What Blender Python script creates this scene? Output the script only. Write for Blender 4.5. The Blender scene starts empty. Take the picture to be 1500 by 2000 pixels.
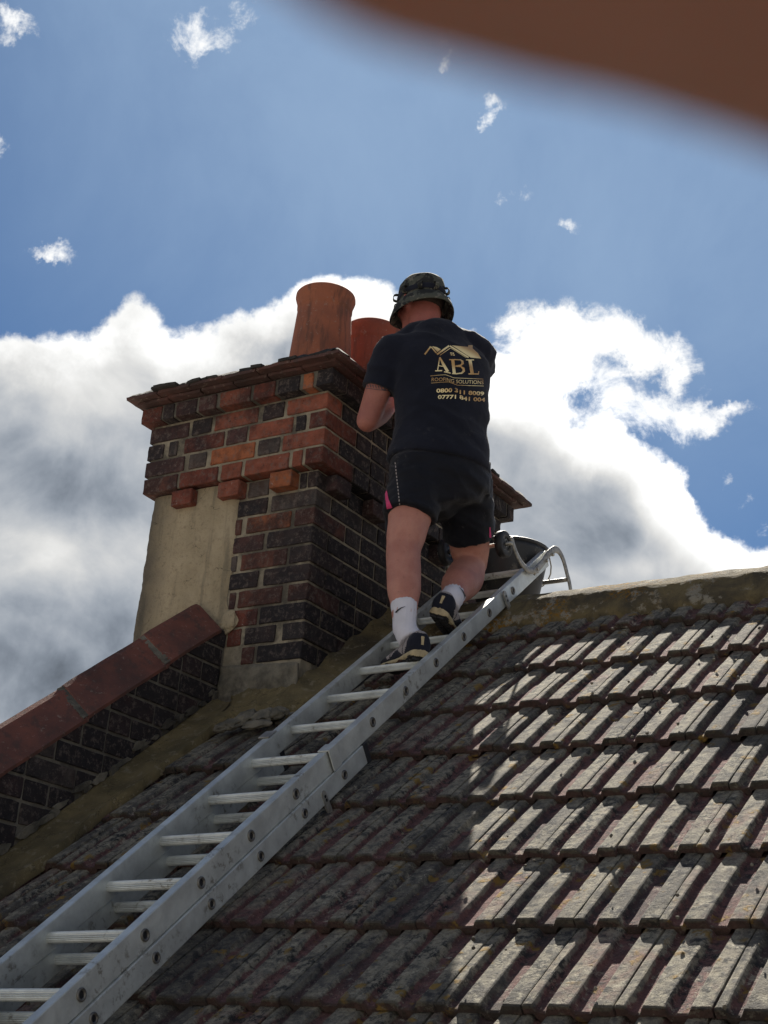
import bpy, bmesh, math, random
from mathutils import Vector as V, Matrix, noise
from mathutils.bvhtree import BVHTree
random.seed(7)
sc = bpy.context.scene
COL = sc.collection
# ------------------------------------------------------------------ camera
F = 2936.03                                   # focal length in px of the 1500x2000 photograph
CX = V((0.85121, 0.52016, 0.06983)); CY = V((-0.13909, 0.35189, -0.92565)); CZ = V((-0.50606, 0.77821, 0.37188))
CP = V((3.07089, -4.24498, -2.17722))
def ray(u, v):
    return (CX*((u-750)/F) + CY*((v-1000)/F) + CZ).normalized()
def on(u, v, n, d):                           # point of a plane seen at a pixel of the photograph
    n = V(n); r = ray(u, v); return CP + r*((d-n.dot(CP))/n.dot(r))
def aty(u, v, y): return on(u, v, (0, 1, 0), y)
def atx(u, v, x): return on(u, v, (1, 0, 0), x)
def proj(p):
    q = V(p)-CP; z = q.dot(CZ); return (750+F*q.dot(CX)/z, 1000+F*q.dot(CY)/z)
def x_of(u, y, z):                            # x of the point (x, y, z) that shows at column u
    w = (u-750)/F; a = CX-CZ*w; q = V((0, y, z))-CP; return -(a.dot(q))/a.x
def y_of(u, x, z):
    w = (u-750)/F; a = CX-CZ*w; q = V((x, 0, z))-CP; return -(a.dot(q))/a.y
cam = bpy.data.cameras.new('camera'); co = bpy.data.objects.new('camera', cam); COL.objects.link(co)
co.matrix_world = Matrix(((CX.x, -CY.x, -CZ.x, CP.x), (CX.y, -CY.y, -CZ.y, CP.y), (CX.z, -CY.z, -CZ.z, CP.z), (0, 0, 0, 1)))
cam.sensor_fit = 'VERTICAL'; cam.sensor_height = 24; cam.lens = F/2000*24
cam.clip_start = 0.005; cam.clip_end = 3000
cam.dof.use_dof = True; cam.dof.focus_distance = 5.4; cam.dof.aperture_fstop = 16
sc.camera = co
# ------------------------------------------------------------------ node helper
def lin(c):
    if isinstance(c, str):
        c = [int(c[i:i+2], 16)/255 for i in (0, 2, 4)]
        c = [x/12.92 if x <= .04045 else ((x+.055)/1.055)**2.4 for x in c]
    return (c[0], c[1], c[2], 1)
class NT:
    def __init__(s, tree): s.t = tree; s.n = tree.nodes; s.n.clear()
    def node(s, ty, **k):
        nd = s.n.new(ty)
        for a, b in k.items(): setattr(nd, a, b)
        return nd
    def put(s, sock, v):
        if isinstance(v, bpy.types.NodeSocket): s.t.links.new(v, sock)
        elif v is not None: sock.default_value = v
    def m(s, op, a, b=None, c=None, clamp=False):
        nd = s.node('ShaderNodeMath', operation=op, use_clamp=clamp); s.put(nd.inputs[0], a)
        if b is not None: s.put(nd.inputs[1], b)
        if c is not None: s.put(nd.inputs[2], c)
        return nd.outputs[0]
    def vm(s, op, a, b=None):
        nd = s.node('ShaderNodeVectorMath', operation=op); s.put(nd.inputs[0], a)
        if op == 'SCALE': s.put(nd.inputs[3], b)
        elif b is not None: s.put(nd.inputs[1], b)
        return nd.outputs[1] if op in ('LENGTH', 'DOT_PRODUCT') else nd.outputs[0]
    def mix(s, f, a, b, mode='MIX'):
        nd = s.node('ShaderNodeMix', data_type='RGBA', blend_type=mode, clamp_factor=True)
        s.put(nd.inputs[0], f); s.put(nd.inputs[6], a); s.put(nd.inputs[7], b); return nd.outputs[2]
    def noise(s, vec, sc, det=4, rough=.55, dist=0, color=False):
        nd = s.node('ShaderNodeTexNoise'); s.put(nd.inputs['Vector'], vec); s.put(nd.inputs['Scale'], sc)
        nd.inputs['Detail'].default_value = det; nd.inputs['Roughness'].default_value = rough; nd.inputs['Distortion'].default_value = dist
        return nd.outputs[1 if color else 0]
    def vor(s, vec, sc, feat='F1'):
        nd = s.node('ShaderNodeTexVoronoi', feature=feat); s.put(nd.inputs['Vector'], vec); s.put(nd.inputs['Scale'], sc); return nd.outputs[0]
    def ramp(s, x, a, b, lo=0., hi=1.):
        nd = s.node('ShaderNodeMapRange', interpolation_type='SMOOTHSTEP'); s.put(nd.inputs[0], x); s.put(nd.inputs[1], a); s.put(nd.inputs[2], b)
        s.put(nd.inputs[3], lo); s.put(nd.inputs[4], hi); return nd.outputs[0]
    def comb(s, x, y, z):
        nd = s.node('ShaderNodeCombineXYZ'); s.put(nd.inputs[0], x); s.put(nd.inputs[1], y); s.put(nd.inputs[2], z); return nd.outputs[0]
    def sep(s, v):
        nd = s.node('ShaderNodeSeparateXYZ'); s.put(nd.inputs[0], v); return nd.outputs
    def obj(s): return s.node('ShaderNodeTexCoord').outputs['Object']
    def info(s): return s.node('ShaderNodeObjectInfo').outputs
    def bump(s, h, st, dist=.01):
        nd = s.node('ShaderNodeBump'); nd.inputs['Strength'].default_value = st; nd.inputs['Distance'].default_value = dist
        s.put(nd.inputs['Height'], h); return nd.outputs[0]
    def surf(s, col, rough=.9, normal=None, metal=0, spec=.3, **k):
        b = s.node('ShaderNodeBsdfPrincipled'); s.put(b.inputs['Base Color'], col); s.put(b.inputs['Roughness'], rough)
        s.put(b.inputs['Metallic'], metal); s.put(b.inputs['Specular IOR Level'], spec)
        if normal is not None: s.put(b.inputs['Normal'], normal)
        for a, v in k.items(): s.put(b.inputs[a], v)
        o = s.node('ShaderNodeOutputMaterial'); s.t.links.new(b.outputs[0], o.inputs[0]); return b
def material(name):
    m = bpy.data.materials.new(name); m.use_nodes = True; return m, NT(m.node_tree)
# ------------------------------------------------------------------ sun and sky
SUN = V((-.46, .88, 1.0)).normalized()
s_el = math.asin(SUN.z); s_az = math.atan2(SUN.x, SUN.y)
sl = bpy.data.lights.new('sun', 'SUN'); sl.energy = 5.0; sl.angle = math.radians(.53); sl.color = (1, .93, .82)
so = bpy.data.objects.new('sun', sl); COL.objects.link(so); so.location = (0, 0, 20)
so.rotation_euler = SUN.to_track_quat('Z', 'Y').to_euler()
sc.view_settings.view_transform = 'Standard'; sc.view_settings.look = 'None'
sc.view_settings.exposure = 1.6; sc.view_settings.gamma = 1
SKY = .05
def azel(u, v):
    r = ray(u, v); return math.degrees(math.atan2(r.x, r.y)), math.degrees(math.asin(r.z))
W = bpy.data.worlds.new('World'); sc.world = W; W.use_nodes = True
def build_sky():
    t = NT(W.node_tree)
    sky = t.node('ShaderNodeTexSky', sky_type='NISHITA', sun_disc=False, sun_elevation=s_el, sun_rotation=s_az)
    sky.air_density = 1.0; sky.dust_density = .15; sky.ozone_density = 3.0; sky.altitude = 200
    d = t.node('ShaderNodeTexCoord').outputs['Generated']
    x, y, z = t.sep(d)
    az = t.m('MULTIPLY', t.m('ARCTAN2', x, y), 57.2958); el = t.m('MULTIPLY', t.m('ARCSINE', z), 57.2958)
    warp = t.vm('SCALE', t.vm('SUBTRACT', t.noise(d, 9, 6, .62, color=True), (.5, .5, .5)), 5.0)
    warp2 = t.vm('SCALE', t.vm('SUBTRACT', t.noise(d, 60, 6, .68, color=True), (.5, .5, .5)), 1.4)
    wx, wy, wz = t.sep(t.vm('ADD', warp, warp2))
    azw = t.m('ADD', az, wx); elw = t.m('ADD', el, wy)
    def gauss(u, v, r, amp, warped=True, ry=None):
        a, e = azel(u, v); r = r/51.; ry = (ry/51. if ry else r)
        dx = t.m('DIVIDE', t.m('SUBTRACT', azw if warped else az, a), r/math.cos(math.radians(e))); dy = t.m('DIVIDE', t.m('SUBTRACT', elw if warped else el, e), ry)
        q = t.m('ADD', t.m('MULTIPLY', dx, dx), t.m('MULTIPLY', dy, dy))
        return t.m('MULTIPLY', t.m('EXPONENT', t.m('MULTIPLY', q, -1)), amp)
    def total(lst, base=0.):
        acc = base
        for g in lst: acc = t.m('ADD', acc, gauss(*g))
        return acc
    # main bank: its upper edge as elevation over azimuth
    edge = [(-60, 690), (0, 655), (80, 650), (170, 632), (215, 612), (262, 588), (310, 622), (345, 636), (400, 640), (470, 625), (530, 600), (590, 560), (630, 530), (665, 540), (720, 560), (780, 592),
            (850, 630), (960, 700), (1010, 720), (1080, 745), (1140, 800), (1200, 800), (1260, 850), (1330, 895), (1360, 955), (1400, 1005), (1450, 1035), (1500, 1055), (1600, 1080)]
    A0, A1, E0, E1 = -60., -8., 0., 40.
    fc = t.node('ShaderNodeFloatCurve'); cv = fc.mapping.curves[0]
    pts = [((azel(u, v)[0]-A0)/(A1-A0), (azel(u, v)[1]-E0)/(E1-E0)) for u, v in edge]
    cv.points[0].location = (0, .58); cv.points[1].location = (1, .45)
    for p in pts: cv.points.new(*p)
    fc.mapping.update()
    t.put(fc.inputs['Value'], t.m('DIVIDE', t.m('SUBTRACT', t.m('ADD', az, t.m('MULTIPLY', wx, .35)), A0), A1-A0, clamp=True))
    etop = t.m('MULTIPLY', fc.outputs[0], E1)
    depth = t.m('SUBTRACT', etop, t.m('ADD', el, t.m('MULTIPLY', wy, .75)))          # degrees inside the bank
    nz = t.noise(d, 26, 8, .68)
    a1 = t.ramp(t.m('ADD', depth, t.m('MULTIPLY', t.m('SUBTRACT', nz, .5), 1.2)), -.12, .5)
    # loose white patch right of the man, with torn blue holes, and small scraps
    f = total([(1030, 700, 60, 1.0), (1130, 680, 75, 1.3), (1230, 665, 62, 1.2), (1310, 680, 48, .95), (1335, 730, 30, .8), (1010, 645, 30, .45), (1080, 740, 70, 1.4), (1210, 780, 45, .6), (1290, 790, 55, .75), (1375, 800, 50, .75, True, 30),
               (1430, 775, 36, .62, True, 20), (1140, 755, 40, .4), (1245, 745, 60, -.50, True, 34), (1160, 780, 40, -.35, True, 22)])
    nz2 = t.noise(d, 24, 9, .70, .4)
    a2 = t.ramp(t.m('ADD', f, t.m('MULTIPLY', t.m('MULTIPLY', t.m('SUBTRACT', nz2, .5), 3.6), t.ramp(f, .02, .45))), .25, 1.25)
    g = total([(30, 48, 52, 1.1, True, 24), (0, 75, 30, .7), (395, 48, 55, .95, True, 26), (395, 90, 22, .5), (490, 20, 40, .45), (0, 275, 30, 1.0), (135, 480, 38, .75, True, 18), (80, 465, 40, .35, True, 18), (958, 195, 22, .75), (940, 212, 14, .4),
               (870, 132, 20, .55), (893, 62, 26, .6), (1000, 358, 60, .45, True, 20), (1120, 400, 40, .4, True, 16), (1405, 932, 16, .5), (1440, 965, 22, .4), (1480, 1010, 22, .4), (1300, 610, 30, .2)])
    a3 = t.ramp(t.m('ADD', g, t.m('MULTIPLY', t.m('MULTIPLY', t.m('SUBTRACT', t.noise(d, 40, 8, .72, .3), .5), 3.0), t.ramp(g, .05, .4))), .25, 1.25)
    # the rest of the sky, round the whole horizon: the same broken cumulus
    away = t.ramp(t.m('ABSOLUTE', t.m('ADD', az, 34)), 26, 44)
    nb = t.noise(d, 3.2, 9, .6)
    a4 = t.m('MULTIPLY', t.ramp(t.m('ADD', nb, t.m('MULTIPLY', t.m('SUBTRACT', 32., el), .004)), .50, .58), away)
    cover = t.m('MAXIMUM', t.m('MAXIMUM', a1, a4), t.m('MAXIMUM', a2, t.m('MULTIPLY', a3, .9)))
    # brightness inside the clouds: white rims, grey bellies
    rim = t.ramp(t.m('ADD', depth, t.m('MULTIPLY', t.m('SUBTRACT', t.noise(d, 15, 7, .6), .5), 3.2)), 0.1, 2.6, 1.16, .58)
    soft = t.noise(d, 11, 5, .5)
    bel = total([(100, 740, 150, .22, False, 60), (330, 690, 180, .24, False, 40), (200, 830, 110, -.10, False, 30), (480, 715, 60, -.12, False), (430, 760, 130, .02, False), (110, 905, 150, -.26, False, 50), (200, 985, 140, -.20, False, 40), (60, 1180, 60, -.08, False, 20), (420, 830, 160, -.14, False, 50), (90, 1085, 110, .22, False, 50), (200, 1100, 90, .12, False),
                 (250, 870, 70, .10, False), (100, 1290, 260, -.20, False, 90), (0, 1400, 220, -.16, False, 90), (500, 680, 90, -.14, False, 34), (620, 570, 70, .4, False), (730, 600, 80, .45, False), (990, 740, 90, .8, False, 70), (1120, 790, 80, .85, False), (1230, 850, 70, .8, False),
                 (1310, 950, 60, .8, False, 80), (1375, 1040, 75, .75, False), (1500, 1085, 90, .65, False), (1000, 880, 100, -.13, False, 60), (1080, 990, 130, -.20, False, 60), (1190, 1060, 120, -.24, False, 50), (1250, 1110, 60, .22, False, 24), (1270, 980, 40, -.05, False)])
    nb2 = t.m('ADD', t.m('MULTIPLY', t.m('SUBTRACT', soft, .5), .6), t.m('MULTIPLY', t.m('SUBTRACT', t.noise(d, 30, 6, .6), .5), .22))
    bill = t.m('SUBTRACT', 1., t.m('ABSOLUTE', t.m('SUBTRACT', t.m('MULTIPLY', t.noise(d, 13, 6, .55, .3), 2.), 1.)))
    b = t.m('ADD', t.m('ADD', t.m('ADD', rim, bel), nb2), t.m('MULTIPLY', t.m('SUBTRACT', bill, .82), .55))
    b = t.m('MAXIMUM', b, .16)
    thin = t.m('MAXIMUM', a2, a3)
    b = t.m('ADD', t.m('MULTIPLY', b, t.m('SUBTRACT', 1., t.m('MULTIPLY', thin, t.m('SUBTRACT', 1., a1)))), t.m('MULTIPLY', t.m('MULTIPLY', thin, t.m('SUBTRACT', 1., a1)), 1.25))
    b = t.m('MINIMUM', b, 1.5)
    tint = t.mix(t.ramp(b, .2, .9), (.80, .93, 1.12, 1), (1.0, 1.0, .985, 1))
    cl = t.vm('SCALE', tint, t.m('MULTIPLY', b, .292/SKY))
    
    # thin high veil towards the sun
    veil = t.m('MULTIPLY', t.ramp(t.vm('DOT_PRODUCT', d, tuple(SUN)), .86, .99), t.ramp(t.noise(d, 4, 7, .6, .3), .25, .75, .45, .85))
    skyc = t.mix(1.0, sky.outputs[0], (*SKYTINT, 1), 'MULTIPLY')
    skyc = t.mix(veil, skyc, (.105/SKY, .150/SKY, .215/SKY, 1))
    out = t.mix(cover, skyc, cl)
    bg = t.node('ShaderNodeBackground'); t.put(bg.inputs[0], out); bg.inputs[1].default_value = SKY
    o = t.node('ShaderNodeOutputWorld'); t.t.links.new(bg.outputs[0], o.inputs[0])
SKYTINT = (.225, .325, .415)
build_sky()
# ------------------------------------------------------------------ object helpers
def put(name, me, mats, parent=None, smooth=False):
    o = bpy.data.objects.new(name, me); COL.objects.link(o)
    if not isinstance(mats, (list, tuple)): mats = [mats]
    if not me.materials:
        for m in mats: me.materials.append(m)
    if parent: o.parent = parent; o.matrix_parent_inverse = Matrix.Translation(-parent.location)
    if smooth: me.polygons.foreach_set('use_smooth', [True]*len(me.polygons))
    return o
def mesh(name, vs, fs):
    me = bpy.data.meshes.new(name); me.from_pydata([tuple(v) for v in vs], [], fs); me.update(); return me
def add(name, vs, fs, mats, parent=None, smooth=False): return put(name, mesh(name, vs, fs), mats, parent, smooth)
def thing(name, loc, label, cat, group=None, kind=None):
    o = bpy.data.objects.new(name, None); COL.objects.link(o); o.location = loc; o.empty_display_size = .1
    o['label'] = label; o['category'] = cat
    if group: o['group'] = group
    if kind: o['kind'] = kind
    return o
def loft(rings, cap=True, off=0, close=True):
    n = len(rings[0]); vs = [p for r in rings for p in r]; fs = []
    for i in range(len(rings)-1):
        for j in range(n if close else n-1):
            k = (j+1) % n; fs.append((off+i*n+j, off+i*n+k, off+(i+1)*n+k, off+(i+1)*n+j))
    if cap and close:
        fs.append(tuple(off+j for j in reversed(range(n)))); fs.append(tuple(off+(len(rings)-1)*n+j for j in range(n)))
    return vs, fs
class Acc:
    def __init__(s): s.v = []; s.f = []
    def add(s, vf, xf=None):
        vs, fs = vf; o = len(s.v); s.v += [xf(p) if xf else p for p in vs]; s.f += [tuple(i+o for i in f) for f in fs]; return s
    def mesh(s, name): return mesh(name, s.v, s.f)
def frame_tube(pts, rad, n=12, ref=V((0, 0, 1)), ends='flat', squash=1.0, sub=1):
    """tube through pts; rad a number or (a, b) per point; ends flat or round"""
    pts = [V(p) for p in pts]; m = len(pts); rr = [(r if isinstance(r, tuple) else (r, r*squash)) for r in (rad if isinstance(rad, list) else [rad]*m)]
    if sub > 1:
        P = []; R_ = []
        for i in range(m-1):
            p0 = pts[max(i-1, 0)]; p1 = pts[i]; p2 = pts[i+1]; p3 = pts[min(i+2, m-1)]
            for k in range(sub):
                t = k/sub; a = 2*p1+(p2-p0)*t+(2*p0-5*p1+4*p2-p3)*t*t+(3*p1-p0-3*p2+p3)*t*t*t; P.append(a*.5)
                s_ = t*t*(3-2*t); R_.append((rr[i][0]*(1-s_)+rr[i+1][0]*s_, rr[i][1]*(1-s_)+rr[i+1][1]*s_))
        P.append(pts[-1]); R_.append(rr[-1]); pts, rr, m = P, R_, len(P)
    rings = []; ref = V(ref); last = None
    for i in range(m):
        tg = (pts[min(i+1, m-1)]-pts[max(i-1, 0)]).normalized()
        u = last if last is not None else ref
        u = (u-tg*u.dot(tg))
        if u.length < 1e-4: u = tg.orthogonal()
        u.normalize(); last = u; w = tg.cross(u)
        def ring(c, k): return [c+u*(rr[i][0]*k*math.cos(2*math.pi*j/n))+w*(rr[i][1]*k*math.sin(2*math.pi*j/n)) for j in range(n)]
        if ends == 'round' and i == 0:
            for a in (80, 55, 28): rings.append(ring(pts[0]-tg*(min(rr[0])*math.sin(math.radians(a))), math.cos(math.radians(a))))
        rings.append(ring(pts[i], 1))
        if ends == 'round' and i == m-1:
            for a in (28, 55, 80): rings.append(ring(pts[-1]+tg*(min(rr[-1])*math.sin(math.radians(a))), math.cos(math.radians(a))))
    return loft(rings)
def box(x0, x1, y0, y1, z0, z1):
    vs = [V((x, y, z)) for x in (x0, x1) for y in (y0, y1) for z in (z0, z1)]
    return vs, [(0, 1, 3, 2), (4, 6, 7, 5), (0, 4, 5, 1), (2, 3, 7, 6), (0, 2, 6, 4), (1, 5, 7, 3)]
def bevel(me, w, seg=2):
    bm = bmesh.new(); bm.from_mesh(me); bmesh.ops.recalc_face_normals(bm, faces=bm.faces)
    bmesh.ops.bevel(bm, geom=list(bm.edges), offset=w, segments=seg, profile=.6, affect='EDGES', clamp_overlap=True); bm.to_mesh(me); bm.free(); return me
def recalc(me):
    bm = bmesh.new(); bm.from_mesh(me); bmesh.ops.recalc_face_normals(bm, faces=bm.faces); bm.to_mesh(me); bm.free(); return me
def remesh(me, voxel, smooth=2, displace=None, fac=.5):
    o = bpy.data.objects.new('t', me); COL.objects.link(o)
    r = o.modifiers.new('r', 'REMESH'); r.mode = 'VOXEL'; r.voxel_size = voxel
    if smooth:
        s = o.modifiers.new('s', 'SMOOTH'); s.iterations = smooth; s.factor = fac
    dg = bpy.context.evaluated_depsgraph_get(); out = bpy.data.meshes.new_from_object(o.evaluated_get(dg))
    bpy.data.objects.remove(o)
    if displace:
        ns = [v.normal.copy() for v in out.vertices]
        for v, nn in zip(out.vertices, ns): v.co += nn*displace(v.co)
        out.update()
    return out
def fbm(p, oct=4):
    return noise.fractal(V(p), .9, 2.1, oct)
# ------------------------------------------------------------------ materials
def mk_brick():
    m, t = material('brick_clay'); inf = t.info(); rnd = inf['Random']
    p = t.vm('ADD', t.node('ShaderNodeNewGeometry').outputs['Position'], t.comb(t.m('MULTIPLY', rnd, 13.), 0., 0.))
    base = inf['Color']
    n1 = t.noise(p, 22, 5, .65); n2 = t.noise(p, 90, 4, .7); n3 = t.noise(p, 9, 4, .6)
    c = t.mix(t.ramp(n1, .35, .7), base, t.mix(.55, base, (.045, .018, .012, 1)))
    al = inf['Alpha']                                   # amount of soot on this brick
    soot = t.ramp(t.m('ADD', t.m('ADD', t.m('MULTIPLY', n3, .9), t.m('MULTIPLY', n2, .35)), t.m('MULTIPLY', al, .8)), .80, 1.25)
    soot = t.m('MAXIMUM', soot, t.m('MULTIPLY', t.ramp(t.noise(t.node('ShaderNodeNewGeometry').outputs['Position'], 3.3, 6, .7), .50, .62), .75))
    c = t.mix(t.m('MULTIPLY', soot, .85), c, (.017, .0165, .019, 1))
    pits = t.ramp(t.vor(p, 75), .05, .22)
    c = t.mix(t.m('MULTIPLY', t.m('SUBTRACT', 1., pits), t.ramp(n1, .4, .6)), c, (.006, .005, .005, 1))
    bloom = t.m('MULTIPLY', t.ramp(t.noise(p, 55, 5, .75), .60, .70), t.ramp(t.noise(p, 6, 3, .5), .50, .62))
    c = t.mix(t.m('MULTIPLY', bloom, .75), c, (.30, .25, .22, 1))
    grey = t.m('MULTIPLY', t.ramp(t.noise(p, 38, 7, .8), .50, .62), .55)
    c = t.mix(grey, c, (.13, .105, .092, 1))
    h = t.m('ADD', t.m('MULTIPLY', n1, .6), t.m('ADD', t.m('MULTIPLY', n2, .5), t.m('MULTIPLY', pits, .3)))
    t.surf(c, .93, t.bump(h, .8, .006), spec=.2); return m
def mk_mortar(name, a, b, dark=.3, bs=.8):
    m, t = material(name); p = t.node('ShaderNodeNewGeometry').outputs['Position']
    n1 = t.noise(p, 14, 6, .65); n2 = t.noise(p, 120, 4, .7); n3 = t.noise(p, 4, 4, .6)
    c = t.mix(t.ramp(n1, .3, .7), a, b)
    c = t.mix(t.m('MULTIPLY', t.ramp(n3, .45, .72), dark), c, (.03, .03, .03, 1))
    c = t.mix(t.m('MULTIPLY', t.ramp(n2, .55, .75), .4), c, (.02, .018, .015, 1))
    c = t.mix(t.m('MULTIPLY', t.ramp(t.noise(p, 3.3, 6, .7), .48, .62), dark*1.5), c, (.045, .041, .036, 1))
    t.surf(c, .96, t.bump(t.m('ADD', t.m('MULTIPLY', n1, .5), t.m('MULTIPLY', n2, .6)), bs, .006), spec=.15); return m
def mk_fillet():
    m, t = material('olive_mortar'); p = t.node('ShaderNodeNewGeometry').outputs['Position']
    n1 = t.noise(p, 7, 6, .62, .6); n2 = t.noise(p, 70, 5, .7); n3 = t.noise(p, 2.2, 4, .6)
    c = t.mix(t.ramp(n1, .3, .7), (.165, .128, .062, 1), (.095, .076, .038, 1))
    c = t.mix(t.ramp(n3, .5, .75), c, (.060, .050, .032, 1))
    ck = t.node('ShaderNodeTexVoronoi', feature='DISTANCE_TO_EDGE'); t.put(ck.inputs['Vector'], t.vm('ADD', p, t.vm('SCALE', t.noise(p, 10, 5, .7, color=True), .15))); ck.inputs['Scale'].default_value = 5.5
    c = t.mix(t.m('MULTIPLY', t.ramp(ck.outputs[0], .012, .003), .6), c, (.03, .026, .018, 1))
    c = t.mix(t.m('MULTIPLY', t.ramp(t.noise(p, 26, 6, .75), .55, .63), .5), c, (.23, .20, .14, 1))
    c = t.mix(t.m('MULTIPLY', t.ramp(n2, .56, .7), .5), c, (.21, .17, .09, 1))
    t.surf(c, .9, t.bump(t.m('ADD', n1, t.m('MULTIPLY', n2, .35)), .6, .012), spec=.25); return m
def mk_patch():
    m, t = material('cream_render'); p = t.node('ShaderNodeNewGeometry').outputs['Position']
    n1 = t.noise(p, 5, 6, .6, .4); n2 = t.noise(p, 60, 6, .75); n4 = t.noise(p, 160, 3, .7)
    c = t.mix(t.ramp(n1, .3, .72), (.47, .39, .265, 1), (.35, .29, .19, 1))
    c = t.mix(t.m('MULTIPLY', t.ramp(n2, .5, .7), .45), c, (.13, .105, .07, 1))
    c = t.mix(t.m('MULTIPLY', t.ramp(n4, .62, .72), .7), c, (.44, .38, .26, 1))
    ck = t.node('ShaderNodeTexVoronoi', feature='DISTANCE_TO_EDGE'); t.put(ck.inputs['Vector'], t.vm('ADD', p, t.vm('SCALE', t.noise(p, 12, 5, .7, color=True), .12))); ck.inputs['Scale'].default_value = 4.2
    c = t.mix(t.m('MULTIPLY', t.m('MULTIPLY', t.ramp(ck.outputs[0], .010, .002), t.ramp(n1, .5, .6)), .7), c, (.05, .045, .035, 1))
    sx_, sy_, sz_ = t.sep(p); strk = t.noise(t.comb(t.m('MULTIPLY', sx_, 9.), 0., t.m('MULTIPLY', sz_, 1.1)), 2.2, 5, .6); c = t.mix(t.m('MULTIPLY', t.ramp(strk, .50, .68), .55), c, (.15, .135, .10, 1))
    # grey weathering that creeps in from the exposed outer edge
    px = t.sep(p)[0]; e = t.ramp(t.m('ADD', px, t.m('MULTIPLY', t.m('SUBTRACT', n1, .5), .22)), -.80, -.66, .8, 0.)
    c = t.mix(e, c, (.085, .08, .07, 1))
    t.surf(c, .97, t.bump(t.m('ADD', n2, t.m('MULTIPLY', n4, .5)), 1.0, .012), spec=.1); return m
def mk_tile():
    m, t = material('weathered_concrete_tile'); inf = t.info(); rnd = inf['Random']
    o = t.obj(); z = t.sep(o)[2]; yy = t.sep(o)[1]
    p = t.node('ShaderNodeNewGeometry').outputs['Position']
    n1 = t.noise(p, 9, 6, .65, .3); n2 = t.noise(p, 45, 6, .72); n3 = t.noise(p, 170, 4, .75); n4 = t.noise(p, 2.3, 3, .5)
    red = t.mix(t.ramp(n2, .3, .7), (.172, .088, .080, 1), (.082, .050, .051, 1))
    grey = t.mix(t.ramp(n2, .3, .7), (.27, .245, .185, 1), (.085, .083, .078, 1))
    zz = t.m('SUBTRACT', z, t.m('SUBTRACT', .0265, t.m('MULTIPLY', yy, .0726)))
    ontop = t.ramp(t.m('ADD', zz, t.m('MULTIPLY', t.m('SUBTRACT', n1, .5), .03)), .0055, .016)
    f = t.m('ADD', t.m('MULTIPLY', ontop, .34), t.m('MULTIPLY', t.m('ADD', n1, t.m('MULTIPLY', t.m('SUBTRACT', rnd, .5), .30)), .75))
    c = t.mix(t.ramp(f, .45, .68), red, grey)
    moss = t.m('MULTIPLY', t.ramp(n2, .48, .58), t.ramp(t.noise(p, 7.3, 4, .6), .46, .60))
    c = t.mix(t.m('MULTIPLY', moss, .85), c, (.026, .028, .029, 1))
    dark2 = t.ramp(t.m('ADD', t.noise(p, 4.2, 5, .65), t.m('MULTIPLY', t.m('SUBTRACT', rnd, .5), .22)), .50, .62); c = t.mix(t.m('MULTIPLY', dark2, .6), c, (.045, .043, .045, 1))
    pale = t.m('MULTIPLY', t.ramp(t.noise(p, 30, 7, .8), .54, .64), t.ramp(n4, .42, .58))
    c = t.mix(t.m('MULTIPLY', pale, .8), c, (.36, .335, .26, 1))
    speck = t.ramp(n3, .60, .70); c = t.mix(t.m('MULTIPLY', speck, .6), c, (.42, .38, .28, 1))
    dk = t.ramp(n3, .36, .44, 1., 0.); c = t.mix(t.m('MULTIPLY', dk, .6), c, (.018, .016, .016, 1))
    # front faces are coloured darker
    edge = t.ramp(yy, .003, .012, .6, 0.); c = t.mix(edge, c, (.035, .03, .022, 1))
    spot = t.vor(t.vm('ADD', p, t.vm('SCALE', t.noise(p, 60, 3, .6, color=True), .03)), 22)
    lich = t.m('MULTIPLY', t.ramp(spot, .40, .22), t.ramp(t.noise(p, 6.5, 3, .6), .51, .60))
    lich = t.m('MULTIPLY', lich, t.ramp(n2, .40, .50))
    c = t.mix(t.m('MULTIPLY', lich, .8), c, (.25, .155, .035, 1))
    h = t.m('ADD', t.m('MULTIPLY', n2, .9), t.m('ADD', t.m('MULTIPLY', n3, .6), t.m('MULTIPLY', lich, .3)))
    t.surf(c, .95, t.bump(h, .95, .007), spec=.15); return m
def mk_terracotta(name, a, b, soot=.3, sc_=6, bs=.3):
    m, t = material(name); p = t.node('ShaderNodeNewGeometry').outputs['Position']
    n1 = t.noise(p, sc_, 6, .62, .4); n2 = t.noise(p, 110, 5, .75); n3 = t.noise(p, 3, 4, .6)
    c = t.mix(t.ramp(n1, .3, .72), a, b)
    c = t.mix(t.m('MULTIPLY', t.ramp(n3, .42, .7), soot), c, (.03, .022, .02, 1))
    c = t.mix(t.m('MULTIPLY', t.ramp(n2, .62, .72), .5), c, (.22, .16, .13, 1))
    zs = t.sep(p); st_ = t.noise(t.comb(t.m('MULTIPLY', zs[0], 20.), t.m('MULTIPLY', zs[1], 20.), t.m('MULTIPLY', zs[2], 3.)), 1.6, 6, .65); c = t.mix(t.m('MULTIPLY', t.ramp(st_, .50, .66), .45+soot*.3), c, (.06, .040, .034, 1))
    c = t.mix(t.m('MULTIPLY', t.ramp(t.noise(p, 42, 6, .78), .58, .66), .5), c, (.27, .22, .18, 1))
    t.surf(c, .85, t.bump(t.m('ADD', n1, t.m('MULTIPLY', n2, .5)), bs, .005), spec=.3); return m
def mk_plain(name, col, rough=.6, metal=0, spec=.4, var=.15, sc_=30, bs=.15, bd=.002):
    m, t = material(name); o = t.obj(); n1 = t.noise(o, sc_, 5, .6); n2 = t.noise(o, sc_*6, 3, .6)
    col = lin(col); d = tuple(x*(1-var*2) for x in col[:3])+(1,)
    c = t.mix(t.ramp(n1, .3, .75), col, d)
    t.surf(c, rough, t.bump(t.m('ADD', n1, t.m('MULTIPLY', n2, .4)), bs, bd), metal=metal, spec=spec); return m
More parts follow.
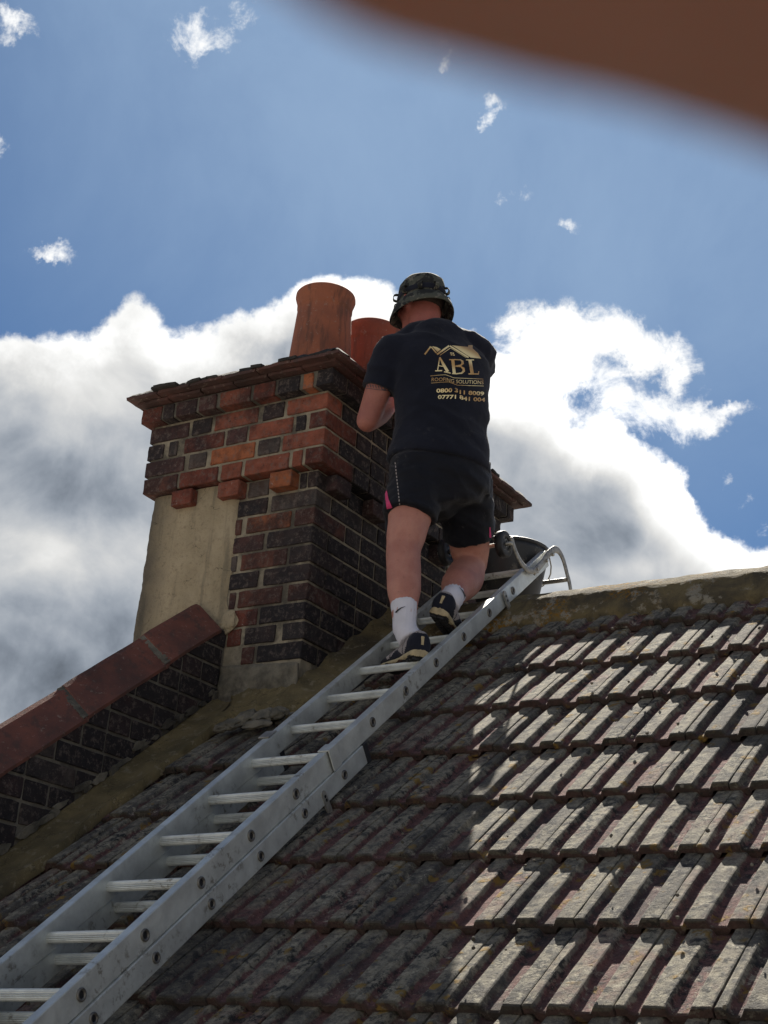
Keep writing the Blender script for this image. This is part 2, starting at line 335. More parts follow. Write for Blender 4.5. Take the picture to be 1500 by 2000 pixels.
def mk_alu():
    m, t = material('ladder_aluminium'); o = t.obj(); n1 = t.noise(o, 12, 6, .65); n2 = t.noise(o, 160, 3, .7); n3 = t.noise(o, 40, 6, .7)
    c = t.mix(t.ramp(n1, .3, .7), (.62, .65, .62, 1), (.46, .48, .46, 1))
    c = t.mix(t.m('MULTIPLY', t.m('MULTIPLY', t.ramp(n3, .52, .66), t.ramp(t.noise(o, 3, 4, .6), .48, .60)), .8), c, (.14, .12, .085, 1))
    c = t.mix(t.m('MULTIPLY', t.ramp(n2, .6, .72), .35), c, (.75, .75, .72, 1))
    t.surf(c, t.ramp(n3, .3, .7, .42, .62), t.bump(n3, .12, .002), metal=.55, spec=.5); return m
def mk_skin():
    m, t = material('skin'); o = t.obj(); z = t.sep(o)[2]; n1 = t.noise(o, 14, 5, .6); n2 = t.noise(o, 120, 4, .7)
    c = t.mix(t.ramp(n1, .3, .7), (.43, .205, .155, 1), (.35, .15, .115, 1))
    arm = t.ramp(z, .08, .2); c = t.mix(arm, c, t.mix(t.ramp(n1, .3, .7), (.34, .135, .10, 1), (.27, .10, .08, 1)))
    neck = t.ramp(z, .50, .62)                           # sunburnt neck and face
    c = t.mix(neck, c, t.mix(t.ramp(n1, .3, .7), (.34, .115, .09, 1), (.26, .085, .07, 1)))
    c = t.mix(t.m('MULTIPLY', t.ramp(n2, .6, .75), .3), c, (.20, .08, .06, 1))
    c = t.mix(t.m('MULTIPLY', t.ramp(t.noise(o, 5, 5, .65), .45, .7), .35), c, (.30, .10, .08, 1)); c = t.mix(t.m('MULTIPLY', t.ramp(t.noise(o, 60, 6, .8), .58, .68), .4), c, (.16, .085, .06, 1))
    t.surf(c, .55, t.bump(n2, .5, .004), spec=.35, **{'Subsurface Weight': .1, 'Subsurface Scale': .008}); return m
def mk_cloth(name, col, sc_=900, var=.25, rough=.95, dust=.0):
    m, t = material(name); o = t.obj(); n1 = t.noise(o, 9, 5, .6); n2 = t.noise(o, 260, 3, .6)
    col = lin(col); c = t.mix(t.ramp(n1, .35, .7), col, tuple(x*(1-var) for x in col[:3])+(1,))
    if dust: c = t.mix(t.m('MULTIPLY', t.m('MULTIPLY', t.ramp(t.noise(o, 24, 7, .8), .56, .72), t.ramp(t.noise(o, 4, 3, .5), .5, .7)), dust), c, (.18, .17, .16, 1))
    t.surf(c, rough, t.bump(n2, .35, .002), spec=.15, **{'Sheen Weight': .08}); return m
def mk_camo():
    m, t = material('hat_camouflage'); o = t.obj(); n1 = t.noise(o, 22, 3, .5, .8); n2 = t.noise(o, 33, 3, .5, .8)
    c = t.mix(t.ramp(n1, .50, .54), (.070, .074, .062, 1), (.026, .027, .027, 1)); c = t.mix(t.ramp(n2, .58, .62), c, (.13, .125, .105, 1))
    t.surf(c, .95, t.bump(t.noise(o, 300, 2, .5), .4, .002), spec=.15); return m
def mk_gold():
    m, t = material('gold_print'); o = t.obj(); z = t.sep(o)[2]; w = t.m('ADD', z, t.m('MULTIPLY', t.sep(o)[0], .3))
    s = t.m('SINE', t.m('MULTIPLY', w, 60.)); c = t.mix(t.ramp(s, -1, 1), (.48, .29, .11, 1), (.82, .70, .38, 1))
    t.surf(c, .45, None, metal=.15, spec=.5); return m
BRICK = mk_brick()
MORT = mk_mortar('pale_mortar', (.32, .28, .205, 1), (.20, .175, .13, 1), .5)
MORTD = mk_mortar('grey_mortar', (.17, .155, .125, 1), (.10, .09, .075, 1), .4)
LUMP = mk_mortar('lichened_mortar', (.20, .18, .14, 1), (.08, .075, .06, 1), .6, 1.0)
def mk_ridge():
    m, t = material('lichened_ridge'); p = t.node('ShaderNodeNewGeometry').outputs['Position']
    n1 = t.noise(p, 9, 7, .68, .5); n2 = t.noise(p, 70, 5, .75); n3 = t.noise(p, 3.5, 4, .6)
    c = t.mix(t.ramp(n1, .32, .66), (.17, .135, .070, 1), (.075, .064, .044, 1))
    c = t.mix(t.ramp(t.noise(p, 14, 6, .7), .52, .62), c, (.26, .24, .19, 1))
    c = t.mix(t.m('MULTIPLY', t.ramp(n2, .50, .58), t.ramp(n3, .48, .58)), c, (.24, .125, .018, 1))
    c = t.mix(t.m('MULTIPLY', t.ramp(n2, .40, .32), .7), c, (.03, .028, .022, 1))
    t.surf(c, .95, t.bump(t.m('ADD', n1, t.m('MULTIPLY', n2, .6)), 1.0, .015), spec=.15); return m
FIL = mk_fillet(); RIDGE = mk_ridge(); PATCH = mk_patch(); TILE = mk_tile()
POT = mk_terracotta('terracotta', (.30, .105, .056, 1), (.225, .082, .05, 1), .3, 8, .2)
POT2 = mk_terracotta('red_terracotta', (.27, .072, .042, 1), (.21, .058, .04, 1), .25, 8, .2)
COPE = mk_terracotta('coping_terracotta', (.165, .060, .042, 1), (.082, .040, .033, 1), .75, 5, .4)
CREASE = mk_terracotta('creasing_clay', (.105, .045, .036, 1), (.06, .034, .03, 1), .8, 9, .5)
SLATE = mk_mortar('dark_flaunching', (.055, .052, .048, 1), (.025, .024, .024, 1), .5, 1.0)
ALU = mk_alu()
STEEL = mk_plain('galvanised_steel', (.42, .41, .37), .5, .7, .5, .2)
RUBBER = mk_plain('black_rubber', (.018, .018, .02), .6)
PLAST = mk_plain('black_plastic', (.016, .018, .021), .42, 0, .5, .3, 9)
SKIN = mk_skin()
TEE = mk_cloth('navy_black_cotton', (.0105, .0125, .022), dust=.3)
SHORT = mk_cloth('black_polyester', (.0065, .0075, .0125), rough=.7, dust=.5)
PINK = mk_cloth('pink_piping', (.55, .06, .17)); WHITE = mk_cloth('white_sock_cotton', (.60, .60, .66), var=.15); GREYM = mk_cloth('shoe_grey_mesh', (.30, .27, .265), dust=.3)
SHOED = mk_cloth('shoe_dark_navy', (.014, .016, .026)); SOLE = mk_plain('cream_midsole', (.45, .37, .22), .7, var=.2, sc_=40)
OUTS = mk_plain('black_outsole', (.02, .02, .022), .7); OUTR = mk_plain('worn_brown_outsole', (.085, .035, .022), .8, var=.3, sc_=60)
CAMO = mk_camo(); GOLD = mk_gold(); INK = mk_plain('black_ink', (.01, .01, .012), .6); HAIR = mk_plain('short_hair', (.035, .02, .014), .8)
WHITEP = mk_plain('white_print', (.42, .42, .42), .6)
DECK = mk_plain('roof_underlay', (.02, .02, .02), .9); GROUND_BOUNCE = mk_plain('bounce_ground', (.22, .20, .18), .95, var=.2, sc_=.6)  # ground lies out of view; pale neutral tone chosen to bounce light into shade
# ------------------------------------------------------------------ roof frame
PT = math.radians(38.2689); TP = math.tan(PT); ZR = -.84; YR = .60
RN = V((0, -math.sin(PT), math.cos(PT))); RD = V((0, math.cos(PT), math.sin(PT)))
def rp(x, s, h=0): return V((x, 0, ZR)) + RD*s + RN*h
def rpy(x, y, h=0): return rp(x, y/math.cos(PT), h)
TX, G, S0 = .19653, .32333, -1.83121
# ground far below, gable wall base and eaves wall
g = add('ground', [(-1500, -1500, -8.5), (1500, -1500, -8.5), (1500, 1500, -8.5), (-1500, 1500, -8.5)], [(0, 1, 2, 3)], GROUND_BOUNCE); g['kind'] = 'structure'
# ------------------------------------------------------------------ roof
roof = thing('tiled_roof', rp(1, -.5), 'weathered ribbed concrete tile roof slope with lichen, rising to the ridge', 'roof', kind='structure')
s_lo = S0-3*G; s_r = YR/math.cos(PT); XR1 = 3.35
a = Acc()
zl = [rp(-.33, s_lo, -.03), rp(XR1, s_lo, -.03), rp(XR1, s_r, -.03), rp(-.33, s_r, -.03)]
bk = [V((XR1, 2*YR-p.y, p.z)) if i in (0, 1) else p for i, p in enumerate(zl)]
a.add((zl, [(0, 1, 2, 3)]))
yb = 2*YR-zl[0].y
a.add(([zl[3], zl[2], V((XR1, yb, zl[0].z)), V((-.33, yb, zl[0].z))], [(0, 1, 2, 3)]))
put('roof_deck', a.mesh('roof_deck'), DECK, roof)
# one tile: x from this tile's groove to the next groove, y up the slope, z off the roof
PROF = [(.0005, .010), (.0005, .0215), (.003, .0235), (.018, .0235), (.021, .0215), (.0285, .005), (.032, .003), (.046, .003), (.049, .005), (.0555, .0215), (.058, .0238), (.099, .0238), (.102, .0215), (.109, .005), (.112, .003), (.142, .003), (.1455, .005), (.1525, .0215), (.155, .0238), (.190, .0238), (.1935, .0225), (.1945, .012)]
def tile_mesh(seed):
    rnd = random.Random(seed); L = .365; ys = [0, .006, .05, .11, .17, .23, .29, L]; n = len(PROF); vs = []; fs = []; th = .0200
    ox, oy = rnd.random()*50, rnd.random()*50; cam_ = rnd.uniform(.001, .0035)
    def dz(x, y): return .0016*noise.noise(V((x*38+ox, y*22+oy, 1))) + .0009*noise.noise(V((x*120+ox, y*90+oy, 3)))
    for j, y in enumerate(ys):
        t_ = .0265*(1-y/.365)+cam_*math.sin(math.pi*y/L)
        for x, z in PROF:
            chip = (.009*max(0, noise.noise(V((x*60+ox, oy, 9)))-.1) if j == 0 else 0); zz = z-(.0022 if j == 0 else 0)
            yv = (y+chip+.0015*noise.noise(V((x*90+ox, 5, 2)))) if j < 2 else y
            vs.append((x+.0008*noise.noise(V((x*50, y*40+oy, 7))), yv, zz+t_+dz(x, y)))
    for y in (0.0015, L):
        t_ = .0265*(1-y/.365)
        for x, z in PROF: vs.append((x, y, z*.92+t_-th+.001*noise.noise(V((x*60+ox, y, 4)))))
    m = len(ys)
    for j in range(m-1):
        for i in range(n-1): fs.append((j*n+i, j*n+i+1, (j+1)*n+i+1, (j+1)*n+i))
    b0 = m*n; b1 = b0+n
    for i in range(n-1):
        fs.append((b0+i, b0+i+1, i+1, i)); fs.append((b1+i, b1+i+1, b0+i+1, b0+i)); fs.append(((m-1)*n+i, (m-1)*n+i+1, b1+i+1, b1+i))
    fs.append(tuple([j*n for j in range(m)]+[b1, b0])); fs.append(tuple([b0+n-1, b1+n-1]+[j*n+n-1 for j in reversed(range(m))]))
    me = mesh('tile', vs, fs); me.materials.append(TILE); return me
PROF = [(x, .003+(z-.003)*.76) for x, z in PROF]
TM = [tile_mesh(i) for i in range(20)]
PH = [1.26986, 1.06297, 1.44362, 1.23736, 1.2248, 1.02625, 1.01914, .82221]
B3 = Matrix(((1, 0, 0), (0, RD.y, RN.y), (0, RD.z, RN.z))).to_4x4()
ntile = 0
for nrow in range(-3, 8):
    ph = PH[nrow] if 0 <= nrow < 8 else (1.2588 if nrow < 0 else PH[7])
    ph = ph - math.floor((ph+.45)/TX)*TX
    s = S0+nrow*G
    for k in range(0, 22):
        x = ph+k*TX; y = s*math.cos(PT)
        if x+TX < -.20 or x > XR1-.1: continue
        if y > -.14 and x < .10 and x+TX*.6 < .16: continue
        if y+.28 > -.10 and x+TX < .09: continue
        o = bpy.data.objects.new('tile', random.choice(TM)); COL.objects.link(o)
        ds = random.uniform(-.008, .006); dx = random.uniform(-.0012, .0012)
        o.matrix_basis = Matrix.Translation(rp(x+dx, s+ds, -.024+random.uniform(-.001, .0025))) @ B3 @ Matrix.Rotation(random.gauss(0, .006), 4, 'Z') @ Matrix.Rotation(random.gauss(0, .007), 4, 'Y')
        o.parent = roof; o.matrix_parent_inverse = Matrix.Translation(-roof.location)
        ntile += 1
# ridge: half-round tiles bedded in mortar
rx = [.16, .56, .985, 1.42, 1.86, 2.31, 2.75, 3.2]
YC, ZC, RR = YR, -.467+.018, .128
for i in range(len(rx)-1):
    vs = []; fs = []; n = 24; m = 26; r0 = random.random()*9
    for j in range(m+1):
        x = rx[i]+.006+(rx[i+1]-rx[i]-.012)*j/m
        for layer, rad in ((0, RR), (1, RR-.015)):
            for k in range(n+1):
                a_ = math.pi*(k/n); q = .005*fbm((x*11, a_*3, r0), 5)+.003*fbm((x*60, a_*9, r0), 3)+(.004 if rad == RR else 0)*(abs(j-m/2)/(m/2))**8*(-1)
                vs.append((x, YC-math.cos(a_)*(rad+q), ZC+math.sin(a_)*(rad+q)*.98))
    w = 2*(n+1)
    for j in range(m):
        for k in range(n):
            b = j*w+k; fs.append((b, b+w, b+w+1, b+1)); c = b+n+1; fs.append((c, c+1, c+w+1, c+w))
        for k in (0, n): b = j*w+k; fs.append((b, b+n+1, b+n+1+w, b+w))
    for j in (0, m):
        for k in range(n): b = j*w+k; fs.append((b, b+1, b+n+2, b+n+1))
    me = recalc(mesh('ridge_tile', vs, fs)); o = put('ridge_tile', me, RIDGE, roof, True)
# bedding mortar below the ridge tiles, both sides
vs = []; fs = []; nx = 130
for i in range(nx+1):
    x = .12+i*(3.2-.12)/nx
    for (yy, h) in ((.430, .0), (.434, .026), (.452, .040), (.475, .05), (.52, .07), (.60, .06)):
        e = fbm((x*9, yy*20, 1), 4)*.006
        vs.append(rpy(x, yy+(e*1.6 if h < .05 else 0), h+e))
for i in range(nx):
    for k in range(5): b = i*6+k; fs.append((b, b+6, b+7, b+1))
put('ridge_bedding', recalc(mesh('ridge_bedding', vs, fs)), RIDGE, roof, True)
for o in [o for o in bpy.data.objects if o.name.startswith('ridge_tile')]: pass
# mortar fillet along the parapet and round the chimney
def fillet():
    path = []   # (wall point x, y, outward dir, width, height)
    s = s_lo
    N = 90
    y0 = s_lo*math.cos(PT)
    for i in range(N):
        y = y0+(-.02-y0)*i/(N-1); path.append((-.352, y, V((1, 0, 0)), .15, .062, 0))
    for i in range(1, 12): path.append((-.352+.07*i/12, .0-.004, V((1, -i/11, 0)).normalized(), .15+.03*math.sin(i/11*math.pi), .068+.02*i/12, 1))
    for i in range(1, 10): path.append((-.28+.26*i/10, -.004, V((0, -1, 0)), .115-.01*i/10, .09+.022*i/10, 1))
    for i in range(0, 10): a_ = i/9*math.pi/2; path.append((.004*math.sin(a_), -.004*math.cos(a_), V((math.sin(a_), -math.cos(a_), 0)), .105, .112-.02*i/9, 1))
    for i in range(1, 30): path.append((.006, .62*i/29, V((1, 0, 0)), .125, .092+.01*math.sin(i), 2))
    prof = [(0, 1.0), (.12, .86), (.35, .66), (.62, .55), (.82, .52), (.93, .46), (.985, .30), (1.0, -.2)]
    vs = []; fs = []
    for (x, y, d, w, h, k) in path:
        for q, hh in prof:
            px = x+d.x*w*q; py = y+d.y*w*q; e = fbm((px*5, py*5, 3), 5)
            ed = e*.030*q
            px += d.x*ed; py += d.y*ed
            z = ZR+py*TP; hz = h*hh*(1+.25*e*(q > .05)) if hh > 0 else -.01
            if q > .3 and hh > 0: hz = max(hz, .034/math.cos(PT)+.006*e)
            if q > .99: hz = .0
            vs.append((px, py, z+hz+.004*fbm((px*25, py*25, 8), 3)))
    n = len(prof)
    for i in range(len(path)-1):
        for k in range(n-1): b = i*n+k; fs.append((b, b+1, b+n+1, b+n))
    put('mortar_fillet', recalc(mesh('mortar_fillet', vs, fs)), FIL, roof, True)
fillet()
def lump(name, pos, sz, mat, parent, seed=0, flat=1, basis=None):
    bm = bmesh.new(); bmesh.ops.create_icosphere(bm, subdivisions=3, radius=1)
    for v in bm.verts:
        k = 1+.35*noise.noise(v.co*1.6+V((seed, 0, 0)))+.18*noise.noise(v.co*4+V((0, seed, 0)))
        v.co = V((v.co.x*sz[0], v.co.y*sz[1], v.co.z*sz[2]))*k
        if basis: v.co = basis @ v.co
        v.co += V(pos)
    me = bpy.data.meshes.new(name); bm.to_mesh(me); bm.free(); return put(name, me, mat, parent, False)
# old bedding mortar left on the tile beside the chimney, and small debris in the pans
for i, (u, v, a_, b_, c_) in enumerate([(450, 1415, .05, .035, .016), (480, 1402, .045, .05, .02), (515, 1398, .045, .05, .018), (545, 1392, .03, .035, .02), (430, 1423, .03, .02, .014), (500, 1415, .06, .025, .012)]):
    p = on(u, v, RN, RN.dot(rp(0, 0, .045))); lump('mortar_lump', p, (a_, b_, c_), LUMP, roof, i*3, basis=B3.to_3x3())
a = Acc()
for i in range(150):
    x = random.uniform(.3, 2.3); s = random.uniform(-2.0, .5); h = .032
    if x < .85 and random.random() < .7: continue
    r = random.uniform(.002, .006); bm = bmesh.new(); bmesh.ops.create_icosphere(bm, subdivisions=1, radius=r)
    a.add(([rp(x, s, h)+v.co*random.uniform(.6, 1.3) for v in bm.verts], [tuple(v.index for v in f.verts) for f in bm.faces])); bm.free()
o = put('moss_debris', a.mesh('moss_debris'), LUMP, roof); o['kind'] = 'stuff'
# ------------------------------------------------------------------ bricks
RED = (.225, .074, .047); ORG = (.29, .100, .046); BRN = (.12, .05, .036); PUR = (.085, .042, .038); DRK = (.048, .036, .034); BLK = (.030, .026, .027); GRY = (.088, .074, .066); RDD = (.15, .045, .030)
BK = {}
def brick_mesh(dx, dy, dz, var):
    key = (round(dx/.008), round(dy/.008), round(dz/.004), var)
    if key in BK: return BK[key]
    sd = (len(BK)*7.13) % 91
    def ax(L, seg):
        e = .0028; n = max(1, int(round((L-2*e)/seg))); return [-L/2]+[-L/2+e+(L-2*e)*k/n for k in range(n+1)]+[L/2]
    X, Y, Z = ax(dx, .030), ax(dy, .034), ax(dz, .022); idx = {}; vs = []; fs = []
    def vid(i, j, k):
        if (i, j, k) in idx: return idx[(i, j, k)]
        p = V((X[i], Y[j], Z[k])); lim = [i in (0, len(X)-1), j in (0, len(Y)-1), k in (0, len(Z)-1)]; cnt = sum(lim)
        wear = 1+.9*noise.noise(p*40+V((sd, 0, 0))); pull = {1: 0, 2: .0012, 3: .0020}[cnt]*max(.3, wear)
        for q in range(3):
            if lim[q]: p[q] -= math.copysign(pull, p[q])
        cw = max(0, noise.noise(p*26+V((0, 0, sd)))-.18)*.014*(cnt > 1)          # knocked-off arrises
        p = p*(1-0)+V((-math.copysign(cw, p.x)*(abs(p.x) > dx*.3), 0, -math.copysign(cw, p.z)*.5))
        e = noise.noise(p*30+V((sd, 3, 0)))*.0024+noise.noise(p*95+V((0, sd, 0)))*.0012
        vs.append(p+V((e, noise.noise(p*40+V((9, sd, 1)))*.0016, e*.7))); idx[(i, j, k)] = len(vs)-1; return len(vs)-1
    nx, ny, nz = len(X)-1, len(Y)-1, len(Z)-1
    for i in range(nx):
        for j in range(ny):
            fs.append((vid(i, j, 0), vid(i, j+1, 0), vid(i+1, j+1, 0), vid(i+1, j, 0))); fs.append((vid(i, j, nz), vid(i+1, j, nz), vid(i+1, j+1, nz), vid(i, j+1, nz)))
    for i in range(nx):
        for k in range(nz):
            fs.append((vid(i, 0, k), vid(i+1, 0, k), vid(i+1, 0, k+1), vid(i, 0, k+1))); fs.append((vid(i, ny, k), vid(i, ny, k+1), vid(i+1, ny, k+1), vid(i+1, ny, k)))
    for j in range(ny):
        for k in range(nz):
            fs.append((vid(0, j, k), vid(0, j, k+1), vid(0, j+1, k+1), vid(0, j+1, k))); fs.append((vid(nx, j, k), vid(nx, j+1, k), vid(nx, j+1, k+1), vid(nx, j, k+1)))
    bm = bmesh.new(); bv = [bm.verts.new(v) for v in vs]; [bm.faces.new([bv[q] for q in f]) for f in fs]
    me = bpy.data.meshes.new('brick'); bm.to_mesh(me); bm.free(); me.materials.append(BRICK); BK[key] = me; return me
NB = 0
def brick(x0, x1, y0, y1, z0, z1, col, soot, parent):
    global NB; NB += 1
    o = bpy.data.objects.new('brick', brick_mesh(x1-x0, y1-y0, z1-z0, random.randrange(3))); COL.objects.link(o)
    o.location = ((x0+x1)/2+random.uniform(-.001, .001), (y0+y1)/2+random.uniform(-.001, .001), (z0+z1)/2)
    j = random.uniform(.85, 1.18); o.color = (col[0]*j, col[1]*j, col[2]*j, max(0, min(1, soot)))
    o.parent = parent; o.matrix_parent_inverse = Matrix.Translation(-parent.location); LAST[0] = o; return o
LAST = [None]
CW, CD, CH = -.80, 1.345, .45
chim = thing('chimney_stack', (-.4, .63, -.8), 'sooty red brick chimney stack with corbelled top and two clay pots', 'chimney')
# core of mortar behind the bricks
a = Acc()
put('mortar_core', bevel(a.add(box(CW+.012, -.0055, .0055, CD-.006, -8.49, .078)).mesh('mortar_core'), .004, 1), MORT, chim)
a = Acc(); put('mortar_core', bevel(a.add(box(CW-.018, .040, -.040, CD+.04, .084, .3835)).mesh('mortar_core'), .004, 1), MORT, chim)
a = Acc(); put('mortar_core', bevel(a.add(box(CW-.045, .084, -.084, CD+.078, .384, .452)).mesh('mortar_core'), .004, 1), MORTD, chim)
JZ = .0105
def zx(q): return 240+q*.32
def front_row(z0, y, cells, dep=.10):
    zm = z0+.0375
    for (u0, u1, c, so_) in cells:
        x0 = x_of(u0, y, zm)+.003; x1 = x_of(u1, y, zm)-.003
        brick(x0, x1, y, y+dep, z0+JZ/2, z0+.075-JZ/2, c, so_, chim)
# top corbel row, four oversailing rows (columns measured on the photograph)
yT, yO = -.09, -.046
front_row(.375, yT, [(zx(a_), zx(b_), c, s_) for a_, b_, c, s_ in ((112, 238, RDD, .35), (243, 312, DRK, .7), (322, 450, PUR, .6), (460, 572, PUR, .4), (588, 780, RED, .35), (796, 930, RDD, .2), (944, 1078, DRK, .7), (1096, 1164, ORG, .15))])
front_row(.300, yO, [(zx(a_), zx(b_), c, s_) for a_, b_, c, s_ in ((162, 402, PUR, .6), (418, 542, DRK, .6), (558, 828, RED, .05), (852, 984, DRK, .55))])
front_row(.225, yO, [(zx(a_), zx(b_), c, s_) for a_, b_, c, s_ in ((146, 248, DRK, .6), (276, 334, GRY, .6), (368, 618, RDD, .55), (632, 756, PUR, .45), (766, 1038, RED, .05), (1050, 1120, DRK, .7))])
front_row(.150, yO, [(zx(a_), zx(b_), c, s_) for a_, b_, c, s_ in ((132, 376, PUR, .5), (394, 512, GRY, .4), (534, 806, ORG, .1), (824, 952, GRY, .5))])
front_row(.075, yO, [(zx(a_), zx(b_), c, s_) for a_, b_, c, s_ in ((120, 330, BRN, .5), (340, 578, RDD, .4), (594, 726, RED, .1), (736, 1016, RED, .12), (1030, 1094, RED, .1))])
# corner bricks of these rows turn onto the right-hand face
def corner(z0, x, y, u, c, s_, length):
    x0 = x_of(u, y, z0+.0375)+.003; brick(x0, x, y, y+length, z0+JZ/2, z0+.075-JZ/2, c, s_, chim)
corner(.375, .090, yT, zx(1178), DRK, .8, .103); corner(.300, .046, yO, zx(1000), RED, .15, .103); corner(.225, .046, yO, zx(1134), RDD, .35, .215); corner(.150, .046, yO, zx(970), RED, .25, .103); corner(.075, .046, yO, zx(1108), RDD, .4, .215)
def right_row(z0, x, ystart, yend, first, pal, dep=.10):
    y = ystart; s_ = first; i = 0
    while y < yend-.05:
        L = (.215 if s_ else .1025); e = min(y+L, yend); 
        if yend-e < .06: e = yend
        c, so_ = random.choice(pal); brick(x-dep, x, y, e, z0+JZ/2, z0+.075-JZ/2, c, so_, chim); y = e+.0095; s_ = not s_
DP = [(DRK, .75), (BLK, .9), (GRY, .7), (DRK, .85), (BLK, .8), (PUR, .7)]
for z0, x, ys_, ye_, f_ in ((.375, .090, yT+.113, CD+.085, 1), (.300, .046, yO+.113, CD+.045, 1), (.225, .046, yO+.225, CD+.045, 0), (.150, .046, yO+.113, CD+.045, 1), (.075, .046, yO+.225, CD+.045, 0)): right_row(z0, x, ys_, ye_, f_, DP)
def left_row(z0, x, ys_, ye_, f_):
    y = ys_; s_ = f_
    while y < ye_-.05:
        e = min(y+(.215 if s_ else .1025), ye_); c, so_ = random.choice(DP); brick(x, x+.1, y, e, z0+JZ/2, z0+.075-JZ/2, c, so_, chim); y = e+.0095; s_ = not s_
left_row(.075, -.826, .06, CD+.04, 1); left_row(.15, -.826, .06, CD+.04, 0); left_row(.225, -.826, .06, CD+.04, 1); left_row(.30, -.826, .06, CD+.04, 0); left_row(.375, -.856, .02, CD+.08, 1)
# dentil course
r5 = lambda q: 440+q/5
for a_, b_, c, s_ in ((290, 420, RDD, .3), (575, 715, RED, .1), (890, 1045, ORG, .0)):
    x0 = x_of(zx(a_), -.05, .037); x1 = x0+.102; brick(x0, x1, -.048, .06, JZ/2, .075-JZ/2, c, s_, chim)
yd = y_of(1085/5+440, .046, .037)
for k in range(5): brick(-.06, .048, yd+k*.262, yd+k*.262+.104, JZ/2, .075-JZ/2, PUR, .6, chim)
# shaft, front face right of the render patch
PX = -.365
front_row(0, 0, [(r5(222), r5(428), GRY, .3)]); front_row(0, 0, [(r5(722), r5(800), DRK, .7)])
brick(x_of(r5(805), 0, .037), 0, 0, .215, JZ/2, .075-JZ/2, DRK, .6, chim)
ROWS = [ # (front cells, corner start u, corner is stretcher, colour, soot)
 ([(120, 415, BLK, .6)], 440, 1, GRY, .45), ([(85, 160, BRN, .4), (198, 645, ORG, .62)], 668, 0, BRN, .6), ([(68, 375, PUR, .5)], 400, 1, DRK, .6),
 ([(45, 112, GRY, .4), (145, 602, BRN, .22)], 622, 0, DRK, .6), ([(30, 320, DRK, .7)], 362, 1, DRK, .6), ([(25, 100, PUR, .5), (118, 555, BRN, .45)], 600, 0, BRN, .65),
 ([(48, 312, RDD, .2)], 330, 1, BLK, .8), ([(10, 150, RDD, .4), (182, 490, DRK, .65)], 552, 0, GRY, .75), ([(142, 278, BRN, .5)], 296, 1, BLK, .75)]
for k, (cells, uc, st, cc, sc_) in enumerate(ROWS):
    z0 = -.075*(k+1)
    front_row(z0, 0, [(r5(a_), r5(b_), c, s_) for a_, b_, c, s_ in cells])
    x0 = x_of(r5(uc), 0, z0+.0375)+.003; L = .1025 if st else .215
    brick(x0, 0, 0, L, z0+JZ/2, z0+.075-JZ/2, cc, sc_, chim)
    yend = min(CD, max(.10, (z0+.075-ZR-.03)/TP+.06)) if k > 3 else CD
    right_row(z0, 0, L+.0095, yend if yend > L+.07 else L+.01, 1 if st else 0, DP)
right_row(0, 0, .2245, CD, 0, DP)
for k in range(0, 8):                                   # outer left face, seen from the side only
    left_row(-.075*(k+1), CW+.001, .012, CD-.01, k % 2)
# rendered base course at the foot
vs = []; fs = []; nx, nz = 30, 12
for i in range(nx+1):
    for k in range(nz+1):
        x = -.345+.352*i/nx; z = -.86+(.185-.02*(i/nx))*k/nz+.008*fbm((x*14, 0, k == nz), 3)
        vs.append((x, -.012-.011*fbm((x*18, z*18, 2), 5), z))
fs = [(i*(nz+1)+k, (i+1)*(nz+1)+k, (i+1)*(nz+1)+k+1, i*(nz+1)+k+1) for i in range(nx) for k in range(nz)]
o = put('base_render', mesh('base_render', vs, fs), LUMP, chim, True)
md = o.modifiers.new('s', 'SOLIDIFY'); md.thickness = .012; md.offset = 1
# cream render patch
vs = []; fs = []; nx, nz = 44, 70
ztop = .076; zbot = -.95
for i in range(nx+1):
    for k in range(nz+1):
        z = zbot+(ztop-zbot)*k/nz; xr = PX+.010*fbm((0, z*9, 5), 3)+(.035*math.exp(-((z+.50)/.045)**2)); xl = CW-.004+.006*fbm((4, z*8, 2), 3)-.012*max(0, -z)/.5
        x = xl+(xr-xl)*i/nx; e = min(i, nx-i)/3.; dpt = .013*min(1, e**.5)
        vs.append((x, -dpt+.003-.0035*fbm((x*16, z*16, 1), 4)-.002*fbm((x*60, z*60, 3), 3), z))
fs = [(i*(nz+1)+k, (i+1)*(nz+1)+k, (i+1)*(nz+1)+k+1, i*(nz+1)+k+1) for i in range(nx) for k in range(nz)]
b0 = len(vs)
for k in range(nz+1): z = vs[k][2]; vs.append((vs[k][0]+.003, .5, z))
fs += [(k, k+1, b0+k+1, b0+k) for k in range(nz)]
put('render_patch', recalc(mesh('render_patch', vs, fs)), PATCH, chim, True)
lump('mortar_lump', aty(447, 1214, -.005), (.036, .014, .045), PATCH, chim, 5); lump('mortar_lump', aty(428, 1226, -.01), (.026, .014, .024), PATCH, chim, 8)
